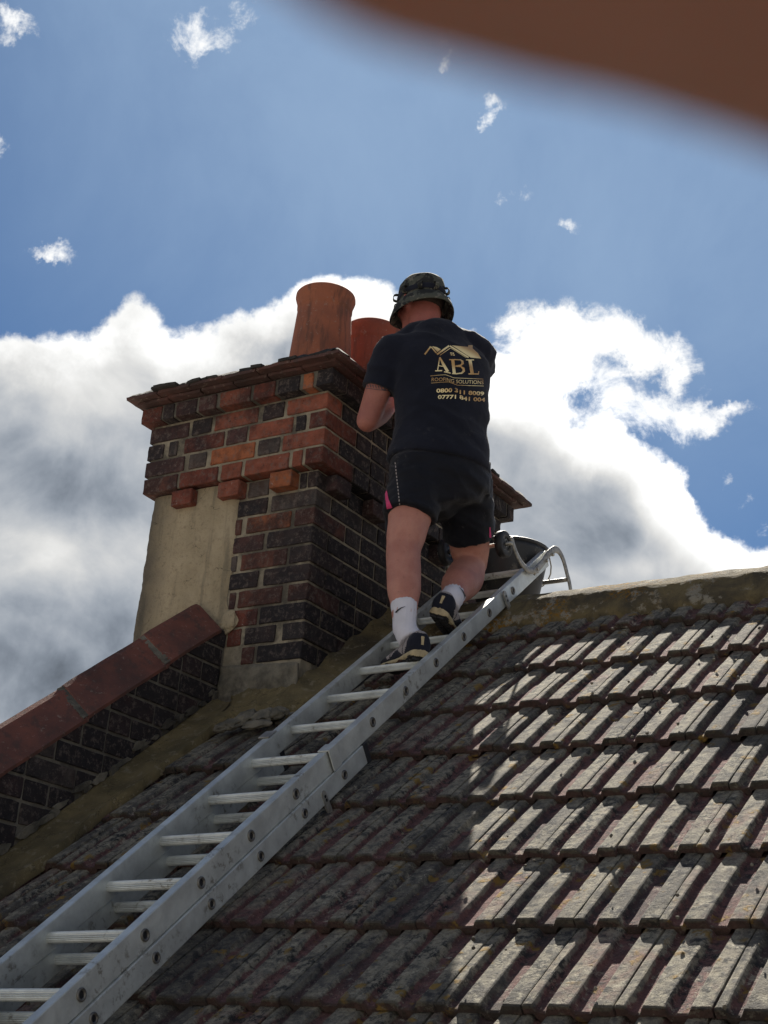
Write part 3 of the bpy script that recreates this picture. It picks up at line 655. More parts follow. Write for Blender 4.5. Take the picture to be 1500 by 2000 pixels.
# creasing tiles, two layers projecting, laid round the rim
def crease(z, pr, side):
    L = .165
    if side == 'f':
        x = -.80-.045-pr+.012; 
        while x < .09+pr-.03:
            e = min(x+L, .09+pr); yield (x+.002, e-.002, -.09-pr, -.09+.12); x = e
    if side == 'r':
        y = -.09+.125
        while y < CD+.08:
            e = min(y+L, CD+.085+pr); yield (.09-.12, .09+pr, y+.002, e-.002); y = e
    if side == 'l':
        y = -.09+.125
        while y < CD+.08:
            e = min(y+L, CD+.085+pr); yield (-.845-pr, -.845+.12, y+.002, e-.002); y = e
def slab(name, x0, x1, y0, y1, z0, z1, mat, parent, tilt=.002):
    bm = bmesh.new(); bmesh.ops.create_cube(bm, size=1); bmesh.ops.subdivide_edges(bm, edges=bm.edges, cuts=5, use_grid_fill=True)
    sd = random.random()*50; tx, ty = random.uniform(-tilt, tilt), random.uniform(-tilt, tilt)
    for v in bm.verts:
        p = V(((x0+x1)/2+v.co.x*(x1-x0), (y0+y1)/2+v.co.y*(y1-y0), (z0+z1)/2+v.co.z*(z1-z0)))
        cnt = sum(abs(abs(c)-.5) < 1e-4 for c in v.co[:2])
        e = noise.noise(p*30+V((sd, 0, 0)))*.005*(cnt > 0)
        p.x += e*(2*v.co.x); p.y += e*2*v.co.y; p.z += tx*v.co.x*2+ty*v.co.y*2+noise.noise(p*14+V((0, sd, 0)))*.0018; v.co = p
    me = bpy.data.meshes.new(name); bm.to_mesh(me); bm.free(); return put(name, me, mat, parent)
for sd_ in 'frl':
    for (x0, x1, y0, y1) in crease(.452, .028, sd_): slab('creasing_tile', x0, x1, y0, y1, .4535, .4655, CREASE, chim)
    for (x0, x1, y0, y1) in crease(.470, .062, sd_): slab('creasing_tile', x0, x1, y0, y1, .4675, .480, CREASE, chim, .0025)
slab('creasing_tile', .09-.12, .152, -.152, .03, .4672, .4795, CREASE, chim)
# flaunching: rough dark mortar cap, ragged along its edge
vs = []; fs = []; nx, ny = 60, 80
x0, x1, y0, y1 = -.900, .148, -.148, CD+.142
for i in range(nx+1):
    for k in range(ny+1):
        x = x0+(x1-x0)*i/nx; y = y0+(y1-y0)*k/ny; e = min(x-x0, x1-x, y-y0, y1-y)
        z = .4815+min(e, .010)/.010*.019+min(e, .34)*.16+.007*fbm((x*12, y*12, 0), 4)+.004*fbm((x*45, y*45, 2), 2)
        k2 = .010*fbm((x*16, y*16, 5), 3)
        if i in (0, nx): x += k2
        if k in (0, ny): y += k2
        vs.append((x, y, z if e > 1e-5 else .4812))
fs = [(i*(ny+1)+k, (i+1)*(ny+1)+k, (i+1)*(ny+1)+k+1, i*(ny+1)+k+1) for i in range(nx) for k in range(ny)]
put('flaunching', recalc(mesh('flaunching', vs, fs)), SLATE, chim, True)
for i in range(22):
    x = random.uniform(-.87, .12) if i < 12 else random.uniform(.06, .125); y = random.uniform(-.14, -.10) if i < 12 else random.uniform(-.05, 1.2)
    sx, sy = random.uniform(.025, .06), random.uniform(.02, .04)
    slab('slate_shard', x-sx, x+sx, y-sy, y+sy, .481, .481+random.uniform(.009, .014), SLATE, chim, .003)
# pots
def pot(cx, cy, z0, z1, r0, r1, mat):
    prof = [(r0, 0), (r0*.995, .1), (r1*1.03, .80), (r1*1.015, .838), (r1*1.045, .845), (r1*1.045, .865), (r1*1.06, .90), (r1*1.10, .925), (r1*1.14, .955), (r1*1.13, .985), (r1*1.08, 1.0), (r1*1.0, .995), (r1*.93, .96), (r1*.90, .75), (r0*.86, .02)]
    n = 48; rings = [[V((cx+r*math.cos(2*math.pi*j/n), cy+r*math.sin(2*math.pi*j/n), z0+(z1-z0)*h)) for j in range(n)] for r, h in prof]
    vs, fs = loft(rings, cap=False); o = add('chimney_pot', vs, fs, mat, chim, True); recalc(o.data); return o
pot(-.188, .20, .49, .975, .138, .110, POT)['label'] = 'nearer orange clay pot, taller in view'
pot(-.160, .53, .49, .972, .138, .112, POT2)['label'] = 'farther red clay pot beside the hat'
for (cx, cy) in ((-.195, .20), (-.165, .53)):
    n = 40; rings = [[V((cx+(r+.008*fbm((math.cos(2*math.pi*j/n)*3, math.sin(2*math.pi*j/n)*3, r*20+cy), 3))*math.cos(2*math.pi*j/n), cy+r*math.sin(2*math.pi*j/n), z)) for j in range(n)] for r, z in ((.235, .50), (.20, .545), (.155, .57), (.13, .56))]
    vs, fs = loft(rings, cap=False); put('pot_haunching', recalc(mesh('pot_haunching', vs, fs)), SLATE, chim, True)
# ------------------------------------------------------------------ parapet wall with coping
WX = -.352
par = thing('parapet_wall', (-.45, -.8, -1.4), 'raking dark brick parapet topped with red clay coping, running down from the chimney', 'parapet wall')
def ztop_(y): return -.512+TP*y
yA, yB = -3.4, 0.004
core = [V((x, y, z)) for x in (WX-.19, WX-.006) for y, z in ((yA, -8.49), (yB, -8.49), (yB, ztop_(yB)-.002), (yA, ztop_(yA)-.002))]
put('wall_core', recalc(mesh('wall_core', core, [(0, 1, 2, 3), (7, 6, 5, 4), (0, 4, 5, 1), (1, 5, 6, 2), (2, 6, 7, 3), (3, 7, 4, 0)])), MORTD, par)
PD = [(BLK, .8), (DRK, .7), (BLK, .95), (GRY, .6), (DRK, .9), (PUR, .75)]
for k in range(0, 34):
    z1 = -.53-.075*k; z0 = z1-.075
    ys_ = (z0+.508)/TP; ye_ = min(0, (z0+.80)/TP+.03)
    if ye_-ys_ < .05: continue
    y = -((.225 if k % 2 else .11)+math.floor((-ys_)/.3375+1)*.3375); st = True
    while y < ye_:
        L = .215 if st else .1025; a_ = max(y, ys_); b_ = min(y+L, ye_); y += L+.010; st = not st
        if b_-a_ < .035: continue
        c, s_ = random.choice(PD); brick(WX-.10, WX, a_, b_, z0+JZ/2, z1-JZ/2, c, s_, par)
        if a_ < (z1+.508)/TP+.004:                            # cut along the rake
            o = LAST[0]; o.data = o.data.copy()
            for vt in o.data.vertices:
                wy = vt.co.y+o.location.y; wz = vt.co.z+o.location.z; vt.co.y += max(0, (wz+.508)/TP+.003-wy)
# coping: angled clay tiles, lapped
cd = RD
def coping(s0_, s1_, lift):
    # cross-section perpendicular to the slope: right leg seen, left leg behind
    ap = V((-.485, 0, -.388)); lo = V((-.343, 0, -.505)); lf = V((-.627, 0, -.505))
    nrm = RN
    vs = []; n = 8; sec = []
    th = .020
    sec = [lf+V((0, 0, -.002)), lf+V((.01, 0, .012)), ap+V((-.02, 0, -.010)), ap, ap+V((.02, 0, -.010)), lo+V((-.012, 0, .010)), lo+V((-.002, 0, .002)), lo+V((-.004, 0, -.012)), lo+V((-.02, 0, -.014)), ap+V((0, 0, -.030)), lf+V((.015, 0, -.016))]
    m = 10; rings = []
    for j in range(m+1):
        s = s0_+(s1_-s0_)*j/m; k = .985 if j in (0, m) else 1
        up = lift*(1-j/m)
        rings.append([V((q.x*1, 0, 0))+V((0, 0, q.z))+cd*s+nrm*(up-(.003 if j in (0, m) else 0))+V((0, .0, .0015*fbm((q.x*9, s*6, 1), 3))) for q in sec])
    vs, fs = loft(rings); me = recalc(mesh('coping_tile', vs, fs)); return put('coping_tile', me, COPE, par)
def s_at(u, v, x): return atx(u, v, x).y/math.cos(PT)
j1 = s_at(330, 1300, -.343); j2 = s_at(172, 1403, -.343); j0 = s_at(430, 1228, -.343); Lc = j1-j2
edges = [j0+.02, j1, j2]+[j2-Lc*(i+1) for i in range(7)]
for i in range(len(edges)-1): coping(edges[i+1]+.010, edges[i]-.004+(.0 if i == 0 else .012), .007)
for i in range(1, len(edges)-1):                       # bedding showing at each lap
    s = edges[i]+.003; n = 26; vs = []
    for k in range(n+1):
        t_ = k/n; x = -.485+.138*t_; z = -.391-.112*t_
        for q in (-.020+.010*fbm((k*.5, i, 0), 3), .016+.004*fbm((k*.6, i, 4), 3)):
            vs.append(V((x, 0, z))+cd*(s+q)+RN*(.005+.003*fbm((k*.9, q*20, i), 3)))
            vs.append(V((x, 0, z))+cd*(s+q)+RN*(-.01))
    fs = []
    for k in range(n): b = 4*k; fs += [(b, b+2, b+6, b+4), (b, b+4, b+5, b+1), (b+2, b+3, b+7, b+6)]
    put('bedding_mortar', recalc(mesh('bedding_mortar', vs, fs)), LUMP, par)
# chips of old mortar along the fillet
for i in range(52):
    y = -.03-i*.043+random.uniform(-.03, .03); z = ZR+.070+TP*y+random.uniform(0, .03); w_ = random.uniform(.012, .038); h_ = random.uniform(.007, .017); n = 11; vs = []
    sd = random.random()*50
    for dx in (-.004, .006+random.uniform(0, .006)):
        for j in range(n):
            a_ = 2*math.pi*j/n; r = 1+.55*noise.noise(V((math.cos(a_)*1.5+sd, math.sin(a_)*1.5, 0))); q = (r*w_*math.cos(a_), r*h_*math.sin(a_)); vs.append((WX+dx, y+q[0], z+q[1]+q[0]*TP*.8))
    add('mortar_chip', vs, [tuple(range(n-1, -1, -1)), tuple(range(n, 2*n))]+[(j, (j+1) % n, n+(j+1) % n, n+j) for j in range(n)], LUMP, par)
# ------------------------------------------------------------------ ladder
LA = V((0.71118, -1.67615, -1.97961)); LD = V((-.04721, .79466, .60522)).normalized()
LX = (V((1, 0, 0))-LD*LD.x).normalized(); LN = LX.cross(LD).normalized()
def lp(i, x, h=0, base=0): return LA+LD*(.25*i)+LX*x+LN*h
lad = thing('roof_ladder', lp(-8, -.15, -.1), 'aluminium double extension ladder hooked over the ridge, lying on the tiles', 'ladder')
def lbox(i0, i1, x0, x1, h0, h1, bev=.003):
    vs, fs = box(x0, x1, 0, .25*(i1-i0), h0, h1); vs = [lp(i0, v.x, v.z)+LD*v.y for v in vs]; me = mesh('b', vs, fs); return bevel(me, bev, 2)
RI = -.285
def stile(i0, i1, xo, side, h, hc, name='stile'):
    x0, x1 = (xo-.026, xo) if side > 0 else (xo, xo+.026)
    o = put(name, lbox(i0, i1, x0, x1, hc-h/2, hc+h/2), ALU, lad)
    return o
UH, LH, LOFF = .064, .058, -.0625
us = [stile(-3.6, 12.62, 0, 1, UH, 0), stile(-3.6, 12.62, RI-.026, -1, UH, 0)]
ls = [stile(-9, 5.62, .005, 1, LH, LOFF), stile(-9, 5.62, RI-.031, -1, LH, LOFF)]
# rungs with ribbed tread
rung_me = {}
def rung(i, h, x0, x1):
    n = 20; rings = []
    for x in (x0, x1):
        r_ = []
        for j in range(n*2):
            a_ = 2*math.pi*j/(n*2); r = .0150 if j % 2 else .0135
            r_.append((x, math.cos(a_)*r, max(-.011, math.sin(a_)*r*.92)))
        rings.append(r_)
    vs, fs = loft([[lp(i, q[0], h+q[2])+LD*q[1] for q in r_] for r_ in rings])
    return add('rung', vs, fs, ALU, lad)
for i in range(-3, 13): rung(i, 0, RI-.004, -.02)
for i in range(-8, 6): rung(i+.03, LOFF, RI-.008, -.018)
def ring_me(i, xo, h, r=.0155):
    n = 20; vs = []; fs = []
    for (rr, dx) in ((r, -.001), (r, .0030), (r*.90, .0045), (r*.64, .0040), (r*.57, .002), (r*.55, -.006)):
        vs += [lp(i, xo+dx, h+rr*math.sin(2*math.pi*j/n))+LD*(rr*math.cos(2*math.pi*j/n)) for j in range(n)]
    for k in range(5):
        for j in range(n): fs.append((k*n+j, k*n+(j+1) % n, (k+1)*n+(j+1) % n, (k+1)*n+j))
    return vs, fs
RINGM = mk_plain('eyelet_steel', (.20, .19, .17), .5, .7)
def eyelet(i, xo, h, par_, r=.0155):
    vs, fs = ring_me(i, xo, h, r); add('eyelet', vs, fs, RINGM, par_, True)
    n = 16; vs = [lp(i, xo+.0006, h+r*.56*math.sin(2*math.pi*j/n))+LD*(r*.56*math.cos(2*math.pi*j/n)) for j in range(n)]
    add('eyelet_shade_disc', vs, [tuple(range(n))], INK, par_)  # flat black disc paints the shade inside the rung end
for i in range(-3, 12): eyelet(i, 0, 0, us[0])
for i in range(-8, 6): eyelet(i+.03, .005, LOFF, ls[0], .014)
# guide brackets, end caps and stay clips
def bracket(i, x, h0, h1, w, nm='guide_bracket', t_=.004, mat=ALU, off=.25): return put(nm, lbox(i-w, i+w, x, x+t_, h0, h1, .0015), mat, lad)
bracket(4.93, .0055, -.03, .036, .10); put('guide_bracket', lbox(4.83, 5.03, -.029, .0095, .0325, .0365, .001), ALU, lad)
put('guide_bracket', lbox(5.45, 5.65, RI-.04, RI, .0325, .0375, .0015), STEEL, lad)
put('end_cap', lbox(5.60, 5.70, -.024, .0075, LOFF-LH/2-.003, LOFF+LH/2+.001, .002), RUBBER, lad)
put('end_cap', lbox(5.60, 5.70, RI-.034, RI-.003, LOFF-LH/2-.003, LOFF+LH/2+.001, .002), RUBBER, lad)
def stay(pu, pl, x):
    a_, b_ = atx(pu[0], pu[1], x), atx(pl[0], pl[1], x); d_ = (b_-a_).normalized(); n_ = V((1, 0, 0)).cross(d_)
    vs = []
    for dx in (.0, .006):
        for k in range(14):
            if k < 7: c = a_; an = math.pi+math.pi*k/6
            else: c = b_; an = math.pi*(k-7)/6
            r = .0115; vs.append(c+V((dx, 0, 0))+n_*(r*math.cos(an))+d_*(r*math.sin(an)))
    fs = [tuple(range(13, -1, -1)), tuple(range(14, 28))]+[(k, (k+1) % 14, 14+(k+1) % 14, 14+k) for k in range(14)]
    o = put('stay_clip', recalc(mesh('stay_clip', vs, fs)), STEEL, lad)
    for t_ in (.12, .34):
        c = a_+(b_-a_)*t_; n = 10; add('bolt', [c+V((.0075, 0, 0))+n_*(.005*math.cos(2*math.pi*j/n))+d_*(.005*math.sin(2*math.pi*j/n)) for j in range(n)], [tuple(range(n))], INK, o)
    return b_
e1 = stay((984, 1160), (997, 1199), .592); lump('rubber_foot', e1+V((0, 0, -.012)), (.012, .012, .014), RUBBER, lad, 2)
e2 = stay((630, 1552), (642, 1584), .6600); lump('rubber_foot', e2+V((-.01, 0, -.02)), (.02, .02, .02), RUBBER, lad, 4)
# ridge hooks: curved flat bars with wheels
HOOKM = mk_plain('hook_alloy', (.33, .32, .29), .5, .5, .5, .3, 60)
def hook(x, nm='ridge_hook'):
    def P(u, v): p = atx(u, v, .575); p.x = x; return p
    path = [P(993, 1050), P(1000, 1075), P(1012, 1100), P(1028, 1115), P(1045, 1114)]
    path2 = [P(1036, 1118), P(1052, 1102), P(1066, 1082), P(1081, 1074), P(1093, 1090), P(1102, 1122), P(1109, 1154)]
    q = path2[-1]+V((0, .05, -.16)); path2 += [q, q+V((0, .02, -.14))]
    parts = []
    for pth, w in ((path, .013), (path2, .0155)):
        vs, fs = frame_tube(pth, [(w, .0045)]*len(pth), 10, ref=V((0, 1, 0)), sub=5)
        # orient: broad side in the plane of the stile
        vs, fs = frame_tube(pth, [(.0045, w)]*len(pth), 10, ref=V((1, 0, 0)), sub=5)
        parts.append(add(nm, vs, fs, HOOKM, lad, True))
    for (u, v) in ((1042, 1112), (1060, 1096), (1072, 1084)):
        p = P(u, v); n = 12; vs, fs = loft([[p+V((dx, r*math.cos(2*math.pi*j/n), r*math.sin(2*math.pi*j/n))) for j in range(n)] for dx, r in ((0, .0075), (.009, .0075), (.010, .005))]); add('bolt', vs, fs, STEEL, parts[1])
    return P(990, 1062), path2
hc, hp = hook(.588); hook(.285)
def cyl(name, c, ax, r, L, mat, parent, n=28, rin=0):
    ax = V(ax).normalized(); u = ax.orthogonal().normalized(); w = ax.cross(u)
    prof = [(-L/2, r*.88), (-L/2*.8, r), (L/2*.8, r), (L/2, r*.88)]
    if rin: prof += [(L/2, rin), (-L/2, rin), (-L/2, r*.88)]
    rings = [[V(c)+ax*d+(u*math.cos(2*math.pi*j/n)+w*math.sin(2*math.pi*j/n))*rr for j in range(n)] for d, rr in prof]
    vs, fs = loft(rings, cap=not rin); o = put(name, recalc(mesh(name, vs, fs)), mat, parent, True); return o
for x in (.560, .315):
    wc = V((x, hc.y, hc.z)); wo = cyl('wheel', wc, (1, 0, 0), .024, .026, PLAST, lad, rin=.007); cyl('tyre', wc, (1, 0, 0), .052, .030, RUBBER, wo, rin=.024)
cyl('wheel_axle', ((.588+.285)/2, hc.y, hc.z), (1, 0, 0), .008, .32, STEEL, lad)
hb = (hp[-3]+hp[-4])/2; cyl('hook_crossbar', ((.588+.285)/2, hb.y+.0, hb.z+.012), (1, 0, 0), .009, .30, STEEL, lad)
# ------------------------------------------------------------------ bucket
bc = V((.372, .86, 0)); zt = .000; zb = -.245
bk_ = thing('bucket', (bc.x, bc.y, zb), 'black plastic builder\'s bucket splashed with mortar, wedged behind the ladder top', 'bucket')
n = 40
def circ(r, z): return [V((bc.x+r*math.cos(2*math.pi*j/n), bc.y+r*math.sin(2*math.pi*j/n), z)) for j in range(n)]
vs, fs = loft([circ(.118, zb), circ(.122, zb+.004), circ(.162, zt-.03), circ(.164, zt-.01), circ(.158, zt-.01), circ(.116, zb+.01), circ(.02, zb+.012)], cap=False); fs.append(tuple(reversed(range(n))))
def mk_bucket():
    m, t = material('bucket_plastic'); o = t.obj(); n1 = t.noise(o, 18, 6, .7); n2 = t.noise(o, 7, 4, .6)
    c = t.mix(t.m('MULTIPLY', t.ramp(n1, .54, .64), t.ramp(n2, .45, .6)), (.016, .018, .021, 1), (.12, .115, .095, 1)); t.surf(c, .5, t.bump(n1, .2, .003), spec=.45); return m
BUCK = mk_bucket()
put('body', recalc(mesh('body', vs, fs)), BUCK, bk_, True)
vs, fs = loft([circ(.163, zt-.014), circ(.1665, zt-.013), circ(.1675, zt-.002), circ(.165, zt+.001), circ(.160, zt), circ(.159, zt-.012)], cap=False); put('rim', recalc(mesh('rim', vs, fs)), BUCK, bk_, True)
vs, fs = frame_tube([bc+V((.168*math.cos(a_), .168*math.sin(a_)*.9+.05*math.sin(a_), zt-.02-.09*math.sin(a_))) for a_ in [math.pi*k/14 for k in range(15)]], .003, 8); add('handle', vs, fs, STEEL, bk_, True)
# mortar heap the bucket stands on: bedding behind the ridge
# ------------------------------------------------------------------ the roofer
man = thing('person', (.47, .1, -.76), 'roofer in a black printed shirt, shorts and bucket hat climbing the ladder beside the chimney', 'person')
FC = V((-.83, .56, 0)).normalized(); RT = V((.56, .83, 0)).normalized(); UP = V((0, 0, 1))
def P(u, v, y): return aty(u, v, y)
neckb = P(838, 655, .13); hipc = P(858, 925, .13)
Ls = P(765, 688, -.02); Le = P(718, 822, -.02); Lw = P(788, 765, .24)
Rs = P(930, 690, .27); Re = P(938, 722, .50); Rw = P(880, 740, .62)
Lh = P(815, 930, .04); Lk = P(788, 1075, -.02); La = P(790, 1222, -.085)
Rh = P(905, 930, .22); Rk = P(920, 1098, .42); Ra = P(883, 1168, .12)
HD = P(822, 602, .16)                                   # middle of the head
HF = V((-.93, .36, -.10)).normalized(); HR = HF.cross(UP).normalized(); HU = HR.cross(HF).normalized()
def hp_(f, r, u): return HD+HF*f+HR*r+HU*u
body = Acc()
T = lambda *a_, **k: body.add(frame_tube(*a_, **k))
# trunk inside the shirt, neck
T([hipc+V((0, 0, .05)), hipc+V((0, 0, .12)), (hipc+neckb)/2, neckb+V((0, 0, -.12)), neckb+V((0, 0, -.05))], [(.10, .06), (.13, .09), (.15, .10), (.15, .09), (.10, .06)], n=20, ref=RT, ends='round', sub=3)
T([neckb+V((0, 0, -.06)), neckb+(HD-neckb)*.45+V((0, 0, -.01)), HD+HU*-.03-HF*.02], [.066, .060, .066], n=20, ends='round', sub=3)
# skull, jaw, nose, ears
def ell(c, f, r, u, n=18):
    rings = []
    for k in range(1, n):
        th = math.pi*k/n; rings.append([V(c)+HF*(f*math.sin(th)*math.cos(2*math.pi*j/24))+HR*(r*math.sin(th)*math.sin(2*math.pi*j/24))+HU*(u*math.cos(th)) for j in range(24)])
    return loft(rings)
body.add(ell(hp_(-.005, 0, .035), .098, .078, .085)); body.add(ell(hp_(.012, 0, -.015), .082, .068, .085)); body.add(ell(hp_(.038, 0, -.065), .052, .050, .045))
body.add(ell(hp_(.075, 0, -.085), .022, .024, .020)); body.add(ell(hp_(.094, 0, -.008), .016, .013, .024)); body.add(ell(hp_(.100, 0, -.018), .014, .017, .011)); body.add(ell(hp_(.086, 0, .028), .014, .05, .011)); body.add(ell(hp_(.084, 0, -.050), .014, .026, .012))
for sd_ in (-1, 1):
    body.add(ell(hp_(.058, sd_*.042, -.012), .026, .024, .02)); body.add(ell(hp_(-.006, sd_*.078, -.008), .019, .011, .032)); body.add(ell(hp_(-.012, sd_*.085, .006), .013, .010, .022))
# arms
T([Ls+RT*.05, Ls, Ls+(Le-Ls)*.5, Le], [.055, .056, .050, .043], n=18, ends='round', sub=4)
T([Le, Le+(Lw-Le)*.3+V((0, 0, -.008)), Le+(Lw-Le)*.7, Lw], [.043, .045, .034, .027], n=18, ends='round', sub=4)
T([Rs-RT*.05, Rs, Rs+(Re-Rs)*.5, Re], [.055, .056, .050, .042], n=18, ends='round', sub=4)
T([Re, Re+(Rw-Re)*.3, Re+(Rw-Re)*.7, Rw], [.042, .044, .034, .027], n=18, ends='round', sub=4)
def hand(w, d, palm_n, side):
    """palm and five bent fingers; d points along the palm, fingers curl towards palm_n"""
    d = V(d).normalized(); pn = (V(palm_n)-d*V(palm_n).dot(d)).normalized(); sd_ = d.cross(pn).normalized()*side
    T([w-d*.01, w+d*.035, w+d*.075], [(.026, .018), (.036, .017), (.040, .014)], n=14, ref=sd_, ends='round', sub=2)
    for k, (o_, L) in enumerate(((-.030, .062), (-.010, .074), (.010, .070), (.029, .054))):
        b = w+d*(.080-.004*abs(k-1.2))+sd_*o_; p1 = b+d*(L*.45)+pn*.010; p2 = p1+d*(L*.22)+pn*(L*.28); p3 = p2-d*(L*.02)+pn*(L*.28)
        T([b-d*.02, b, p1, p2, p3], [.0095, .0098, .009, .0082, .007], n=10, ends='round')
    tb = w+d*.022-sd_*.030; t1 = tb+d*.030-sd_*.018+pn*.012; t2 = t1+d*.026+sd_*.004+pn*.020
    T([tb, t1, t2], [.013, .0105, .009], n=10, ends='round')
hand(Lw, (Lw-Le)+V((-.10, .0, .02)), V((-.1, 0, -1)), 1); hand(Rw, V((-.9, .1, -.3)), V((0, 0, -1)), -1)
# legs
T([Lh+V((0, 0, .05)), Lh+(Lk-Lh)*.35, Lh+(Lk-Lh)*.75, Lk, Lk+(La-Lk)*.25, Lk+(La-Lk)*.5, Lk+(La-Lk)*.8, La], [.088, .086, .072, .062, .061, .060, .045, .038], n=24, ends='round', sub=4)
T([Rh+V((0, 0, .05)), Rh+(Rk-Rh)*.4, Rh+(Rk-Rh)*.8, Rk], [.088, .086, .076, .064], n=24, ends='round', sub=4)
rk2 = Rk+V((0, -.01, -.02))
T([rk2, rk2+(Ra-rk2)*.3+V((0, 0, -.012)), rk2+(Ra-rk2)*.6, Ra+(rk2-Ra)*.15, Ra], [.062, .072, .066, .046, .038], n=24, ends='round', sub=4)
bme = remesh(body.mesh('body'), .0065, 4)
put('body', bme, SKIN, man, True)
# eyes, hair at the nape
for sd_ in (-1, 1):
    vs, fs = ell(hp_(.083, sd_*.033, .010), .011, .013, .011, 8); add('eye', vs, fs, WHITEP, man, True)
a = Acc(); a.add(ell(hp_(-.012, 0, .030), .098, .0795, .078)); o = put('hair', recalc(a.mesh('hair')), HAIR, man, True)
# shirt
sh = Acc(); S = lambda *a_, **k: sh.add(frame_tube(*a_, **k))
def at_w(u0, u1, v, y, b, k=1.0):
    c = P((u0+u1)/2, v, y); w = (u1-u0)/2/(F/((c-CP).dot(CZ))); a_ = math.sqrt(max(1e-4, w*w-(.42*b)**2))/.908; return c, (a_*k, b)
rows = [at_w(757, 957, 912, .13, .150), at_w(759, 957, 900, .13, .148), at_w(766, 955, 872, .13, .135), at_w(770, 953, 820, .13, .125), at_w(766, 956, 770, .125, .125), at_w(757, 958, 725, .125, .122), at_w(760, 950, 690, .13, .105), at_w(795, 915, 664, .13, .085), at_w(808, 880, 650, .14, .060)]
S([r[0] for r in rows], [r[1] for r in rows], n=40, ref=RT, sub=4)
S([Ls+RT*.10+V((0, 0, .03)), Ls+V((0, 0, .002)), Ls+(Le-Ls)*.30, Ls+(Le-Ls)*.56], [.058, .070, .069, .071], n=26, sub=4)
S([Rs-RT*.10+V((0, 0, .03)), Rs+V((0, 0, .002)), Rs+(Re-Rs)*.4, Rs+(Re-Rs)*.75], [.058, .068, .068, .068], n=26, sub=4)
S([neckb-RT*.13+V((0, 0, -.080)), neckb+V((0, 0, -.004)), neckb+RT*.13+V((0, 0, -.050))], [.050, .064, .050], n=24, ends='round', sub=4)
def fold_tee(p):
    q = V((p.x*5, p.y*5, p.z*13+p.x*6)); low = max(0, min(1, (.42-p.z)/.35))
    f1 = noise.noise(q+V((2, 0, 0))); f2 = noise.noise(V((p.x*9, p.y*9, p.z*26+p.x*14))); diag = noise.noise(V((p.x*4+p.z*8, p.y*4-p.z*6, p.z*3)))
    f3 = 1-abs(noise.noise(V((p.x*7+p.z*5, p.y*7-p.z*4, p.z*9)))); return .010*f1*(.35+low)+.006*f2*low+.008*diag+.007*(f3**3-.3)+.0014*noise.noise(p*60)
tee = remesh(sh.mesh('shirt'), .0075, 4, fold_tee)
shirt = put('shirt', tee, TEE, man, True)
# shorts
so_ = Acc(); H = lambda *a_, **k: so_.add(frame_tube(*a_, **k))
r1 = at_w(768, 953, 892, .13, .13); r2 = at_w(760, 957, 935, .13, .14); r3 = at_w(757, 958, 970, .13, .13)
r4 = at_w(790, 945, 1000, .14, .10)
H([r1[0], r2[0], r3[0], r4[0]], [r1[1], r2[1], r3[1], r4[1]], n=40, ref=RT, sub=4)
H([Lh+V((.0, 0, .05)), Lh+(Lk-Lh)*.25, Lh+(Lk-Lh)*.56], [.100, .102, .098], n=32, sub=4)
lh_e = Lh+(Lk-Lh)*.56
H([Lh+V((-.02, .02, .0)), lh_e+V((-.045, .045, .01)), lh_e+V((-.062, .06, -.055))], [.07, .066, .058], n=24, sub=3)
H([Rh+V((0, 0, .05)), Rh+(Rk-Rh)*.3, Rh+(Rk-Rh)*.72], [.100, .103, .098], n=32, sub=4)
def fold_sh(p):
    f1 = noise.noise(V((p.x*7, p.y*7, p.z*22+p.x*8))); f2 = noise.noise(V((p.x*14, p.y*14, p.z*44-p.x*16))); f3 = 1-abs(noise.noise(V((p.x*8, p.y*8, p.z*16+p.x*12)))); return .007*f1+.0045*f2+.006*(f3**3-.3)+.001*noise.noise(p*70)
shm = remesh(so_.mesh('shorts'), .0075, 3, fold_sh); shorts = put('shorts', shm, SHORT, man, True)
# decals laid on the cloth: rays find the surface, the print sits 1.5 mm proud
dg = bpy.context.evaluated_depsgraph_get()
def bvh(me): return BVHTree.FromPolygons([v.co.copy() for v in me.vertices], [tuple(p.vertices) for p in me.polygons])
def stick(tree, u, v, off=.0018):
    r = ray(u, v); h = tree.ray_cast(CP, r)
    if h[0] is None: return None
    n_ = h[1] if h[1].dot(r) < 0 else -h[1]; return h[0]+n_*off*.5-r*off
def decal(name, polys, tree, mat, parent, mapf, mx=3.0):
    bm = bmesh.new()
    for pl in polys:
        vv = [bm.verts.new((q[0], q[1], 0)) for q in pl]
        try: bm.faces.new(vv)
        except ValueError: pass
    bmesh.ops.triangulate(bm, faces=bm.faces)
    for _ in range(5):
        es = [e for e in bm.edges if (e.calc_length() > mx)]
        if not es: break
        bmesh.ops.subdivide_edges(bm, edges=es, cuts=1); bmesh.ops.triangulate(bm, faces=bm.faces)
    bad = []
    for vt in bm.verts:
        u, v = mapf(vt.co.x, vt.co.y); p = stick(tree, u, v)
        if p is None: bad.append(vt)
        else: vt.co = p
    bmesh.ops.delete(bm, geom=bad, context='VERTS')
    me = bpy.data.meshes.new(name); bm.to_mesh(me); bm.free(); return put(name, me, mat, parent)
def stroke(pts, w):
    if not isinstance(w, list): w = [w]*len(pts)
    L, R_ = [], []
    for i, p in enumerate(pts):
        a_ = V(pts[max(i-1, 0)]); b_ = V(pts[min(i+1, len(pts)-1)]); d_ = (b_-a_).normalized(); n_ = V((-d_.y, d_.x)); L.append(V(p)+n_*w[i]/2); R_.append(V(p)-n_*w[i]/2)
    return [[L[i], L[i+1], R_[i+1], R_[i]] for i in range(len(pts)-1)]
zm10 = lambda x, y: (820+x/10, 660+y/10)
st = bvh(tee)
